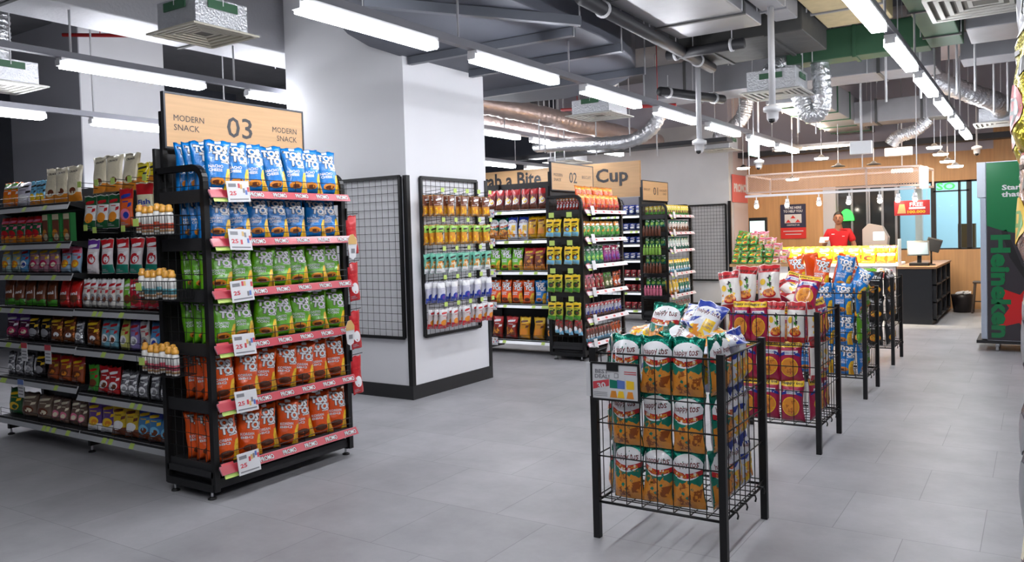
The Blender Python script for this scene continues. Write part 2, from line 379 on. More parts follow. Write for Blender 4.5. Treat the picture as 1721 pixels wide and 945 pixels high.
G('rchoc', 'snack_pouch', .11, .17, .03, (185, 25, 30), KR, KW, '', KW, tv=.7, blob2=KBR)
G('brorange', 'snack_bag', .12, .18, .05, (170, 80, 40), KR, KBR, None, blob2=KO, nvar=2)
G('tan', 'snack_bag', .17, .16, .06, (120, 100, 85), None, KBR, None, blob2=KCR)
G('tans', 'snack_bag', .09, .16, .05, (110, 85, 75), None, KPK, None, blob2=KCR)
G('purpw', 'snack_bag', .14, .2, .05, (95, 60, 140), KPU, KY, '', KY, tv=.6, bot=KW, blob2=KO)
G('yelw', 'snack_bag', .13, .2, .05, (215, 180, 30), KY, KW, '', KBR, tv=.55, bot=KBR)
G('bluch', 'snack_bag', .12, .18, .05, (60, 125, 180), KBL, KLB, None, blob2=KBR, bot=KBR, nvar=2)
G('grnyel', 'snack_bag', .16, .18, .05, (20, 95, 45), None, KY, None, blob2=KDG)
# mesh panel pouches (standing pouches with hang hole)
FL = dict(seal=True, nu=8, nv=10)
G('nutbr', 'nut_pouch', .125, .2, .03, (206, 140, 60), KBR, KO, None, blob2=KY, n=8, band=.5, cv=.25, nvar=2)
G('nutgr', 'nut_pouch', .125, .19, .03, (222, 150, 50), KLG, KO, None, blob2=KY, n=8, band=.62, cv=.25, nvar=2)
G('nutte', 'nut_pouch', .125, .19, .03, (120, 190, 170), ink('mint', 110, 190, 165), KCH, None, blob2=KCR, n=10, bot=KW, cv=.48, nvar=2)
G('nutbl', 'nut_pouch', .12, .2, .05, (205, 205, 222), KW, KBL, None, blob2=KPU, cv=.3, foilm=False, bot=KBL, nvar=2)
G('nutrd', 'nut_pouch', .12, .19, .05, (205, 195, 195), KW, KO, '', KR, tv=.6, bot=KR, cv=.33, nvar=2)
# gondola 02
G('maroon', 'chip_bag', .13, .26, .06, (130, 35, 40), KR, KW, 'KUSUKA', KR, tv=.72, th=.06, bot=KBR, blob2=KY, n=5, nvar=2, cv=.42)
G('yelb', 'chip_bag', .15, .27, .07, (222, 170, 20), None, KO, '', KBR, tv=.72, tw=.5, n=6, nvar=2)
G('brpot', 'chip_bag', .15, .27, .07, (140, 60, 40), KR, KBR, '', KY, tv=.7, n=4, bot=KO, nvar=2)
G('redch', 'chip_bag', .16, .25, .07, (150, 35, 25), KR, KBR, None, n=8, blob2=KCH, nvar=2)
G('yelch', 'chip_bag', .155, .25, .07, (215, 145, 20), KY, KO, '', KBR, tv=.78, th=.08, n=6, nvar=2)
G('blk', 'chip_bag', .15, .27, .07, (40, 38, 40), KGY, KO, 'MaiTos', KW, tv=.6, th=.08, blob2=KY)
G('leafg', 'chip_bag', .13, .2, .06, (60, 140, 50), KO, KG, None, n=5, nvar=2)
G('orb', 'chip_bag', .14, .18, .07, (235, 90, 20), KO, KR, None, n=7, nvar=2)
G('cass', 'chip_bag', .11, .2, .05, (30, 130, 60), KDG, KLG, None, bot=KTE, nvar=2)
G('magb', 'chip_bag', .11, .2, .05, (150, 30, 120), KMG, KPU, '', KW, tv=.5, nvar=2)
G('rosy', 'snack_pouch', .1, .19, .04, (190, 110, 115), KPK, KR, None, blob2=KCR)
G('redp', 'snack_pouch', .1, .19, .04, (170, 30, 45), KR, KBR, None, blob2=KCR)
G('olive', 'snack_pouch', .1, .19, .04, (105, 120, 60), KG, KCR, None)
G('orp', 'snack_pouch', .09, .19, .04, (215, 90, 30), None, KW, None)
G('whbl', 'snack_pouch', .09, .15, .04, (190, 190, 205), KR, KBL, None, bot=KBR, nvar=2)
G('brbl', 'snack_pouch', .075, .17, .035, (120, 75, 65), None, KW, None, bot=KLB, nvar=2)
G('cluy', 'nut_pouch', .1, .2, .035, (235, 205, 40), KY, KBR, '', KB, tv=.8, th=.08, bot=KLB, blob2=KLB, cv=.42)
G('clug', 'nut_pouch', .1, .2, .035, (190, 190, 60), KY, KDG, '', KB, tv=.8, th=.08, bot=KG, blob2=KBR, cv=.42)
G('redst', 'snack_pouch', .04, .15, .03, (190, 40, 25), KO, KW, None)
G('redhang', 'snack_pouch', .11, .27, .03, (205, 25, 35), KR, KW, None, bot=KR)
# aisle 01
G('yg', 'snack_pouch', .08, .16, .04, (215, 205, 60), KY, KBR, None, bot=KG)
G('wr', 'snack_pouch', .11, .2, .05, (200, 190, 185), KTE, KBR, None, bot=KBR, nvar=2)
G('wg', 'snack_pouch', .11, .21, .05, (190, 205, 200), KTE, KW, None, bot=KTE, nvar=2)
G('tg1', 'snack_pouch', .1, .21, .05, (20, 110, 90), KY, KW, None, bot=KLB, nvar=2)
G('yb', 'snack_pouch', .1, .21, .05, (225, 190, 70), KY, KW, None, bot=KCH, nvar=2)
G('gy', 'snack_pouch', .1, .17, .05, (140, 135, 125), KGY, KCR, None)
G('tin', 'snack_pouch', .14, .16, .06, (25, 60, 150), KBL, KW, None)
G('gpk', 'snack_packet', .12, .12, .035, (60, 150, 60), KG, KY, None, blob2=KR, nvar=2)
G('wpk', 'snack_packet', .12, .12, .035, (215, 190, 165), KPK, KO, None, blob2=KG, nvar=2)
G('gld', 'snack_bag', .2, .25, .08, (245, 195, 30), KY, KBR, None, blob2=KO, nvar=2)
G('ow', 'snack_bag', .13, .13, .06, (240, 130, 40), KW, KO, None, bot=KO, nvar=2)
G('ob', 'snack_bag', .13, .13, .06, (240, 110, 40), KBL, KO, None, bot=KO)
G('silvl', 'snack_pouch', .16, .26, .06, (190, 188, 196), None, KGY, None, foilm=True, nvar=2)
G('gold', 'snack_pouch', .15, .24, .06, (215, 200, 60), None, KR, None, foilm=True, blob2=KB)
G('multi', 'snack_pouch', .15, .24, .06, (190, 160, 150), KR, KY, None, foilm=True, blob2=KG)

DESC = dict(tb='blue nacho cheese chip bag', tg='green roasted corn chip bag', to='orange barbecue chip bag', hg='green and white tortilla chip bag',
 hb='white and blue corn chip bag', hc='magenta corn chip bag', hr='white and red chip bag', mt='black chip bag', minio='beige snack bag', yel='yellow snack bag', orbag='orange snack bag',
 lilac='pale lilac snack bag', lblue='light blue snack pouch', seaw='white and green seaweed pouch', orfish='orange fish snack pouch', fish='cream and red fish snack pouch', tao='red and white seaweed pouch',
 taop='purple and white seaweed pouch', hitem='silvery white snack pouch', minion2='green flat snack pouch', redflat='red flat snack pouch', wpack='whitish snack pouch', almond='dark green wafer bag',
 pale='pale green snack pouch', pinkp='mauve snack pouch', bluel='blue leaning snack pouch', oni='brown and green chip bag', onir='red chip bag', purp='shiny purple snack bag', dark='dark snack bag',
 copper='copper coloured snack bag', cyanp='cyan snack pouch', lemon='lemon snack pouch', viol='violet snack pouch', skyp='sky blue snack pouch', silv='silver snack pouch', gchoc='green biscuit pouch',
 rchoc='red biscuit pouch', brorange='rust orange snack bag', tan='wide tan snack bag', tans='small tan snack bag', purpw='purple and white snack bag', yelw='yellow and brown snack bag', bluch='blue chocolate snack bag',
 grnyel='dark green and yellow bag', nutbr='brown topped nut pouch', nutgr='green topped orange nut pouch', nutte='mint and white nut pouch', nutbl='white and blue snack pouch', nutrd='white and red snack pouch',
 maroon='maroon and white chip bag', yelb='yellow chip bag', brpot='brown potato chip bag', redch='dark red chip bag', yelch='golden chip bag', blk='black and grey chip bag', leafg='orange topped green chip bag',
 orb='bright orange chip bag', cass='green cassava chip bag', magb='magenta chip bag', rosy='rosy snack pouch', redp='red snack pouch', olive='olive snack pouch', orp='orange snack pouch', whbl='white and brown snack pouch',
 brbl='brown and light blue pouch', cluy='yellow and blue nut pack', clug='yellow and green nut pack', redst='slim red snack stick pack', redhang='red hanging snack pack', yg='yellow snack pouch', wr='white and brown pouch',
 wg='white and teal pouch', tg1='teal and yellow pouch', yb='yellow and white pouch', gy='greyish snack pouch', tin='dark blue biscuit pack', gpk='small green packet', wpk='small whitish packet', gld='golden yellow snack bag',
 ow='orange and white bag', ob='orange and blue bag', silvl='crumpled silver foil pouch', gold='crumpled yellow foil pouch', multi='crumpled multicoloured foil pouch')
CAT = dict(chip_bag='chip bag', snack_bag='snack bag', snack_pouch='snack pouch', nut_pouch='nut pouch', snack_packet='packet')
def row(items, a0, a1, fixed, z, axis='x', ref='the near end', where='', jit=.004, tilt=R(6), sfit=True, hang=False, hz=None, group=None, rj=R(2.5), start=0, face=0.):
    """bags along a line. axis x: bags face -y at y=fixed; axis y: bags face +x at x=fixed. items: [(key, n), ...]"""
    ks = [k for k, n in items for _ in range(n)]; N = len(ks); tw = sum(DES[k]['w'] for k in ks)
    sp = (a1-a0)/tw; p = a0; rg = random.Random(int(z*1000)+N+int(fixed*10)); out = []
    for i, k in enumerate(ks):
        w = DES[k]['w']*sp; c = p+w/2; p += w
        sx = min(1.12, max(.8, w/DES[k]['w']*1.05)) if sfit else 1
        h = DES[k]['h']; s = 1 if hz is None else min(1.25, hz/h)
        dx = rg.uniform(-jit, jit); dd = rg.uniform(-.008, .008)
        loc = (c+dx, fixed+dd, z) if axis == 'x' else (fixed+dd, c+dx, z)
        rz = (0 if axis == 'x' else PI/2)+rg.uniform(-.06, .06)+face
        lab = f"{DESC[k]}, {ORD[i+start]} from {ref}, {where}"
        out.append(put(k, loc, rz, lab, CAT[DES[k]['name']], group or where, tilt+rg.uniform(-R(2), R(2)), rg.uniform(-rj, rj), s, sx/s*(1 if hz is None else 1), k=i))
    return out
# ------------------------------------------------------------------ setting
FL = mat('floor_tile', (.25, .25, .262), .42)
nt = FL.node_tree; b = nt.nodes['Principled BSDF']
tc = nt.nodes.new('ShaderNodeTexCoord'); mp = nt.nodes.new('ShaderNodeMapping'); mp.inputs['Location'].default_value = (.55, -.35, 0)
br = nt.nodes.new('ShaderNodeTexBrick'); br.inputs['Scale'].default_value = 1; br.inputs['Brick Width'].default_value = .64; br.inputs['Row Height'].default_value = .64
br.inputs['Mortar Size'].default_value = .0022; br.inputs['Mortar Smooth'].default_value = .3
br.inputs['Color1'].default_value = (.315, .312, .33, 1); br.inputs['Color2'].default_value = (.355, .352, .372, 1); br.inputs['Mortar'].default_value = (.2, .2, .208, 1)
n1 = nt.nodes.new('ShaderNodeTexNoise'); n1.inputs['Scale'].default_value = 2.2; n1.inputs['Detail'].default_value = 9; n1.inputs['Roughness'].default_value = .65
mx = nt.nodes.new('ShaderNodeMix'); mx.data_type = 'RGBA'; mx.blend_type = 'MULTIPLY'; mx.inputs[0].default_value = 1
rp = nt.nodes.new('ShaderNodeValToRGB'); rp.color_ramp.elements[0].color = (.8, .8, .8, 1); rp.color_ramp.elements[1].color = (1.12, 1.12, 1.12, 1); rp.color_ramp.elements[0].position = .3; rp.color_ramp.elements[1].position = .7
L_ = nt.links.new
L_(tc.outputs['Object'], mp.inputs[0]); L_(mp.outputs[0], br.inputs['Vector']); L_(tc.outputs['Object'], n1.inputs['Vector']); L_(n1.outputs['Fac'], rp.inputs[0])
L_(br.outputs['Color'], mx.inputs[6]); L_(rp.outputs[0], mx.inputs[7]); L_(mx.outputs[2], b.inputs['Base Color'])
m = MB(); m.box(-14, 4, -5, 24, -.1, 0, FL); struct(m.build('floor'))
CEIL = mat('concrete_dark', (.13, .13, .14), .8, var=.25, vscale=3)
m = MB(); m.box(-14, 4, -5, 16.4, 4.5, 4.7, CEIL)
for y in (-2.4, 4.0, 10.6): m.box(-14, 4, y, y+.5, 4.1, 4.5, CEIL)
for x in (-9.2, -3.0, 2.0): m.box(x, x+.45, -5, 16.4, 4.15, 4.5, CEIL)
struct(m.build('ceiling'))
NAVY = mat('navy_wall', (.035, .04, .055), .7, var=.2); GREYW = mat('grey_plaster', (.33, .335, .37), .8, var=.06, vscale=3)
CONC = mat('light_concrete', (.55, .55, .565), .8, var=.1, vscale=2.5, bump=.08, bscale=12)
COLW = mat('column_white', (.74, .74, .77), .65, var=.03, vscale=2)
LAV = mat('lavender_plaster', (.4, .385, .44), .8, var=.05)
m = MB(); m.box(-13.6, -13.4, -5, 16.4, 0, 4.5, NAVY); struct(m.build('wall_left'))
m = MB(); m.box(3.2, 3.4, -5, 16.4, 0, 4.5, GREYW); struct(m.build('wall_right'))
m = MB(); m.box(-14, 4, -5.2, -5, 0, 4.5, GREYW); struct(m.build('wall_behind'))
# concrete wall with the promotional column at its end
m = MB(); m.box(-8.6, -4.88, 15.05, 15.3, 0, 3.55, CONC); m.box(-8.6, -4.88, 15.05, 15.3, 3.55, 4.5, LAV); m.box(-13.4, -8.6, 15.05, 15.3, 0, 4.5, NAVY); struct(m.build('wall_back'))
m = MB(); m.box(-5.2, -4.87, 15.3, 16.2, 0, 4.5, mat('rose_lit_plaster', (.58, .5, .5), .7, var=.04)); struct(m.build('trim_5'))  # pinkish light on the column end is put into the plaster colour
m = MB(); m.box(-13.4, -4.87, 15.03, 15.06, 0, .12, BLACKP); m.box(-4.875, -4.86, 15.04, 16.2, 0, .12, BLACKP); struct(m.build('baseboard_back'))
m = MB(); m.box(-4.9, -4.85, 15.02, 15.07, .1, 2.06, BLACK); struct(m.build('trim_6'))
# main column
def column(x0, x1, y0, y1, nm, h=4.5):
    m = MB(); m.box(x0, x1, y0, y1, 0, h, COLW); struct(m.build(nm))
    m = MB(); m.box(x0-.012, x1+.012, y0-.012, y1+.012, 0, .13, BLACKP); struct(m.build(nm.replace('trim', 'baseboard')))
column(-6.47, -4.9, 5.75, 7.04, 'trim_1')
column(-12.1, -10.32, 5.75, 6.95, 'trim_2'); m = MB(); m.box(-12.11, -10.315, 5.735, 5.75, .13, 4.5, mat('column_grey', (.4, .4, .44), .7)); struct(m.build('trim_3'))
for k, (x, y) in enumerate(((-4.9, 5.75), (-4.9, 7.04), (-6.47, 5.75))):
    m = MB(); s_ = 1 if x == -4.9 else -1; t_ = -1 if y == 5.75 else 1
    m.prism([(x-s_*.035, y+t_*.012), (x+s_*.012, y+t_*.012), (x+s_*.012, y-t_*.035), (x, y-t_*.035), (x, y), (x-s_*.035, y)], .13, 2.1, BLACK)
    struct(m.build('trim_%d' % (10+k)))
# store front: wood parapet, panel, header, glazing
m = MB(); m.box(-4.87, -3.43, 16.2, 16.4, 0, 2.78, WALLWOOD); m.box(-3.43, 3.2, 16.2, 16.4, 0, 1.05, WALLWOOD); m.box(-3.43, 3.2, 16.2, 16.4, 2.27, 2.78, WALLWOOD)
m.box(-.62, 3.2, 16.12, 16.2, 0, 3.3, WALLWOOD); struct(m.build('wall_front'))
m = MB(); m.box(-5.2, 3.2, 16.2, 16.4, 2.78, 4.5, LAV); struct(m.build('wall_front_upper'))
DG = mat('dark_glass', (.03, .035, .04), .06, 0, spec=.8); WG = mat('clear_glass', (.8, .9, .93), .02, trans=1., alpha=1)
MUL = mat('mullion_grey', (.3, .31, .33), .4, .6); MULB = mat('mullion_black', (.015, .015, .016), .4)
m = MB(); m.box(-3.43, -3.2, 16.19, 16.4, 1.05, 2.27, mat('pilaster_grey', (.5, .5, .53), .6)); struct(m.build('trim_7'))
def window(k, x0, x1, dark, frames, transom=None):
    m = MB(); m.box(x0, x1, 16.3, 16.312, 1.05, 2.27, DG if dark else WG); w_ = struct(m.build('window_%d' % k))
    m = MB(); fm = MULB if not dark else MUL
    for x in frames: m.box(x-.02, x+.02, 16.27, 16.34, 1.05, 2.27, fm)
    m.box(x0, x1, 16.27, 16.34, 2.24, 2.27, fm); m.box(x0, x1, 16.27, 16.34, 1.05, 1.075, fm)
    if transom: m.box(x0, x1, 16.27, 16.34, transom-.012, transom+.012, fm)
    struct(m.build('window_frame_%d' % k, w_))
window(1, -3.2, -2.65, True, (-3.19, -2.93, -2.66)); window(2, -2.65, -2.15, True, (-2.63, -2.4, -2.17))
window(3, -2.15, -1.56, False, (-2.13, -1.58)); window(4, -1.56, -1.0, False, (-1.54, -1.15, -1.02), 2.09); window(5, -1.0, -.62, False, (-.98, -.64), None)
m = MB(); m.box(-1.88, -1.77, 16.5, 16.7, 0, 3, WHITE); struct(m.build('trim_8'))
# the mall beyond the glass
EXT = mat('mall_wall', (.5, .74, .84), .7); EXF = mat('mall_floor', (.5, .6, .66), .4)
m = MB(); m.box(-8, 4, 20, 20.2, 0, 4.5, EXT); struct(m.build('exterior_wall'))
m = MB(); m.box(-8, 4, 16.4, 20.2, 3.4, 3.5, mat('mall_soffit', (.6, .66, .7), .7)); struct(m.build('exterior_ceiling'))
m = MB(); m.box(-3.6, -3.5, 16.5, 20, 0, 3.4, mat('mall_dark', (.03, .03, .035), .6)); m.box(-8, -2.6, 19.6, 19.7, 0, 3.4, mat('mall_dark2', (.04, .035, .03), .6)); struct(m.build('exterior_partition'))
def area(name, loc, sx, sy, e, c, rot=(0, 0, 0)):
    l = bpy.data.lights.new(name, 'AREA'); l.shape = 'RECTANGLE'; l.size = sx; l.size_y = sy; l.energy = e; l.color = c
    o = bpy.data.objects.new(name, l); col.objects.link(o); o.location = loc; o.rotation_euler = rot; return o
area('mall_light', (-1, 18.2, 3.35), 3, 2, 75, (.82, .95, 1))
GRN = mat('green_glow', (.03, .75, .06), .4, emit=1.3)
m = MB(); m.flat(fit('SO', 0, 0, .3, .13, .03), lambda x, y: (x, 0, y), GRN); o = m.build('illuminated_sign', loc=(-1.36, 16.28, 2.175))
tag(o, 'glowing green SO letters above the glass shop door', 'sign')
m = MB(); m.prism([(.13*math.cos(PI*k/14), .22*math.sin(PI*k/14)) for k in range(15)], 0, .02, GRN, 'y'); tag(m.build('illuminated_disc', loc=(-3.02, 16.24, 1.62)), 'bright green lit disc on the glass behind the man in red', 'sign')
m = MB(); m.box(-1.26, -.98, 17.4, 17.8, .9, 1.5, mat('plant_brown', (.14, .1, .05), .8)); struct(m.build('exterior_planter'))
# promo panel on the column tinted for pinkish light, poster on the wood wall
o = thing('promo_panel', 'pinkish red wall panel reading PROMO on the column end', 'sign', (-4.865, 15.66, 2.3))
m = MB(); m.box(0, .01, -.48, .48, -.26, .27, mat('promo_red', srgb(214, 110, 108), .5)); m.build('panel', o)
m = MB(); m.flat(fit('PROMO', 0, .02, .78, .17, .05), lambda x, y: (.012, x, y), PAPER); m.build('lettering', o)
o = thing('help_poster', 'dark blue and red poster saying we are here to help you', 'poster', (-3.99, 16.18, 1.64))
m = MB(); m.box(-.24, .24, 0, .015, -.12, .335, mat('poster_navy', (.03, .03, .07), .5)); m.box(-.24, .24, 0, .015, -.335, -.12, mat('poster_red', srgb(215, 50, 45), .5)); m.build('board', o)
m = MB()
for t, z, h_, w_ in (("WE'RE HERE", .27, .05, .32), ('TO HELP YOU', .2, .05, .36), ('CONTACT US', -.07, .03, .24), ('customercare', -.17, .028, .38), ('WA 0812 3456', -.25, .028, .3)):
    if t[0] in 'cW' and z < 0: continue
    m.flat(fit(t, 0, z, w_, h_, .03), lambda x, y: (x, -.003, y), PAPER)
for z, w_ in ((-.19, .38), (-.25, .3)): m.box(-w_/2, w_/2, -.003, 0, z-.008, z+.008, PAPER)
m.box(-.16, .16, -.003, 0, -.03, .14, PAPER)
for x, z in ((0, .06), (-.09, -.02), (.09, -.02)): m.prism([(x-.05, z), (x+.05, z), (x, z+.06)], -.006, -.003, mat('poster_red', (1, 0, 0)), 'y')
m.build('print', o)
# sign banner above aisle 01
o = thing('department_banner', 'long wood-look banner reading Grab a Bite over the far shelves', 'sign', (0, 12.95, 0))
m = MB(); m.box(-10.2, -5.76, 0, .05, 2.14, 2.76, SIGNWOOD); m.box(-6.2, -5.76, -.02, .04, 1.96, 2.13, mat('greyboard', (.3, .29, .33), .6)); m.build('board', o)
m = MB(); m.flat(fit('Grab a Bite', -8.54, 2.585, 1.58, .28, .025), lambda x, y: (x, -.006, y), DARKINK); m.build('lettering', o); m = MB()
m.flat(fit('in Cup', -6.48, 2.5, 1.0, .32, .025), lambda x, y: (x, -.006, y), DARKINK); m.build('lettering', o); m = MB(); m.flat(fit('A', -6.1, 2.04, .09, .11, .02), lambda x, y: (x, -.03, y), DARKINK); m.build('lettering', o)

# ------------------------------------------------------------------ shelving
def wires(m, P, du, dv, nu, nv, r=.0022, mt=BLACK, n=4):
    P = Vector(P); du = Vector(du); dv = Vector(dv)
    for i in range(nu+1): m.rod(P+du*i/nu, P+du*i/nu+dv, r, mt, n)
    for j in range(nv+1): m.rod(P+dv*j/nv, P+dv*j/nv+du, r, mt, n)
CARDINK = [ink('cardred', 205, 70, 80), ink('cardtan', 215, 175, 110), ink('cardgrey', 130, 130, 135), ink('cardblue', 90, 120, 190)]
def card_bits(m, fn, w, h, seed=0):   # small printed blocks on a paper price card
    rg = random.Random(seed)
    m.flat(([(-.42*w, .22*h), (-.08*w, .22*h), (-.08*w, .38*h), (-.42*w, .38*h)], [(0, 1, 2, 3)]), fn(.001), CARDINK[2]); m.flat(fit('25', -.25*w, -.08*h, .3*w, .2*h, .03), fn(.001), CARDINK[0])
    for i in range(5):
        x = (.05+.1*i)*w-.05*w; z = rg.uniform(-.3, .25)*h; m.flat(([(x, z), (x+.09*w, z), (x+.09*w, z+.22*h), (x, z+.22*h)], [(0, 1, 2, 3)]), fn(.001), CARDINK[i % 4])
    m.flat(([(-.42*w, -.4*h), (.42*w, -.4*h), (.42*w, -.34*h), (-.42*w, -.34*h)], [(0, 1, 2, 3)]), fn(.001), CARDINK[2])
def endcap(xb, xf, y0, y1, zs, label, detail=True, cards=True, side='mesh', white=False, hook_rows=()):
    """end rack opening towards +x; zs = lower edge of each price strip"""
    o = thing('end_rack', label, 'display rack', ((xb+xf)/2, (y0+y1)/2, 0)); oc = o.location
    def bld(m, nm, par=None, bv=0):
        q = m.build(nm, par or o, bevel=bv); 
        if par is None: q.location = (-oc.x, -oc.y, 0)
        return q
    xp = xf-.075
    for y in (y0, y1):
        m = MB(); s_ = .018
        arc = [(xp-.09+.09*math.sin(a), y, 1.87+.09*math.cos(a)) for a in [PI/2*k/6 for k in range(7)]]
        pts = [(xb, y, .05), (xb, y, 1.96)]; m.bar(pts[0], pts[1], s_, BLACK); m.bar((xb, y, 1.96), (xp-.09, y, 1.96), s_, BLACK)
        for a, c in zip(arc, arc[1:]): m.bar(a, c, s_, BLACK)
        m.bar((xp, y, 1.87), (xp, y, .05), s_, BLACK); m.bar((xb, y, .07), (xp, y, .07), .022, BLACK); m.bar((xb, y, .15), (xp, y, .15), s_, BLACKP)
        bld(m, 'side_frame')
        m = MB(); wires(m, (xb, y, .2), (xp-xb, 0, 0), (0, 0, 1.74), 6, 20, .0022)
        for z in zs: m.box(xb, xp, y-.004, y+.004, z-.02, z+.055, BLACKP)
        bld(m, 'wire_mesh')
        for x in (xb+.05, xp-.04):
            m = MB(); m.rod((x, y, .006), (x, y, .06), .008, SILVER, 8); m.lathe((x, y, 0), [(.026, 0), (.026, .008), (.01, .016)], BLACK, 12); bld(m, 'levelling_foot')
    m = MB(); m.box(xb-.03, xb-.005, y0-.01, y1+.01, .08, 2.1, BLACKP); bld(m, 'back_panel')
    m = MB(); m.box(xb, xp, y0+.02, y1-.02, .06, .12, BLACKP); bld(m, 'base', bv=.004)
    for k, z in enumerate(zs):
        m = MB(); t = z+.045; m.box(xb, xf-.03, y0+.012, y1-.012, t-.03, t, BLACKP); sh = bld(m, 'shelf', bv=.003)
        c1 = PINK if not white else mat('strip_white', (.78, .72, .75), .4); c2 = PINKL
        m = MB(); yo = (y0-.01, y1+.01)
        m.prism([(xf-.03, t-.006), (xf-.026, t+.004), (xf+.004, z+.006), (xf-.002, z)], yo[0], yo[1], c2, 'y')
        def on(x, y, dz=0): u = y; return (xf+.006-.030*u/.05+dz, x, z+.004+u)
        m.add([on(yo[0], 0), on(yo[1], 0), on(yo[1], .045), on(yo[0], .045)], [(0, 1, 2, 3)], c1)
        if detail:
            for q in range(5):
                yc = y0+.32+q*.18
                if yc < y1-.02:
                    m.flat(fit('PROMO', yc, .023, .104, .026, .07, ref=.015), lambda x, y: on(x, y, .0015), KB); m.flat(fit('PROMO', yc, .023, .104, .026, .015), lambda x, y: on(x, y, .003), PAPER)
        else:
            rg = random.Random(k)
            for q in range(9): yc = y0+.1+q*.11; m.flat(([(yc, .012), (yc+.06, .012), (yc+.06, .034), (yc, .034)], [(0, 1, 2, 3)]), lambda x, y: on(x, y, .0015), CARDINK[0] if q % 2 else PAPER)
        q = m.build('price_strip', sh)
        m = MB()
        for zz in (t+.035, t+.075): m.rod((xf-.035, y0+.02, zz), (xf-.035, y1-.02, zz), .0024, BLACK, 5)
        for q in range(6): yy = y0+.02+(y1-y0-.04)*q/5; m.rod((xf-.035, yy, t), (xf-.035, yy, t+.075), .0024, BLACK, 5)
        m.build('wire_fence', sh)
        m = MB(); g_ = .008
        m.add([(xf+g_, y0+.005, z-.022), (xf+g_, y0+.1, z-.022), (xf-.016, y0+.1, z+.028), (xf-.016, y0+.005, z+.028)], [(0, 1, 2, 3)], LIME)
        m.add([(xf-.014, y0+.005, z+.028), (xf-.014, y0+.09, z+.028), (xf-.03, y0+.09, z+.062), (xf-.03, y0+.005, z+.062)], [(0, 1, 2, 3)], CARDINK[0])
        m.build('price_tag', sh)
        if cards:
            m = MB(); W, H = (.16, .125) if not white else (.09, .11); yc = y0+(.17 if not white else .13); rg = random.Random(k); a = rg.uniform(-.05, .05)
            def fn(e): return lambda x, y: (xf+.014-.02*(y/H)+e, yc+x, z+.04+y+a*x)
            m.add([fn(0)(-W/2, -H/2), fn(0)(W/2, -H/2), fn(0)(W/2, H/2), fn(0)(-W/2, H/2)], [(0, 1, 2, 3)], PAPER)
            if detail: card_bits(m, fn, W, H, k)
            m.build('price_card', sh)
    return o
def aisle_sign(x, y0, y1, z0, z1, num, left, right, label, post_z=1.9, white=False):
    o = thing('aisle_sign', label, 'sign', (x, (y0+y1)/2, z0)); yc = (y0+y1)/2; W = y1-y0; H = z1-z0
    m = MB(); m.box(-.012, .012, -W/2, W/2, 0, H, SIGNWOOD); m.build('board', o)
    m = MB()
    for (a, b_, c, d) in ((-W/2-.012, -W/2, -.012, H+.012), (W/2, W/2+.012, -.012, H+.012), (-W/2, W/2, -.012, 0), (-W/2, W/2, H, H+.012)): m.box(-.016, .016, a, b_, c, d, mat('sign_frame', (.05, .052, .06), .4, .5))
    m.build('frame', o)
    m = MB(); fn = lambda x, y: (.0135, x, y)
    m.flat(fit(num, .0, H*.5, W*.185, H*.42, .008), fn, DARKINK)
    m.build('lettering', o)
    for s_, ls in ((-1, left), (1, right)):
        m = MB()
        for i, t in enumerate(ls):
            w_ = .036*len(t)*W/1.09; xx = s_*(W/2-.05*W)-s_*w_/2
            m.flat(fit(t, xx, H*.56-i*H*.18, w_, H*.115, .0), fn, DARKINK)
        m.build('lettering', o)
    for y in (-W/2, W/2+.012):
        m = MB(); m.box(-.03, -.002, y-.02, y+.012, post_z-z0, H*(.55 if y > 0 else .66)+.0, BLACK); m.build('post', o)
    return o
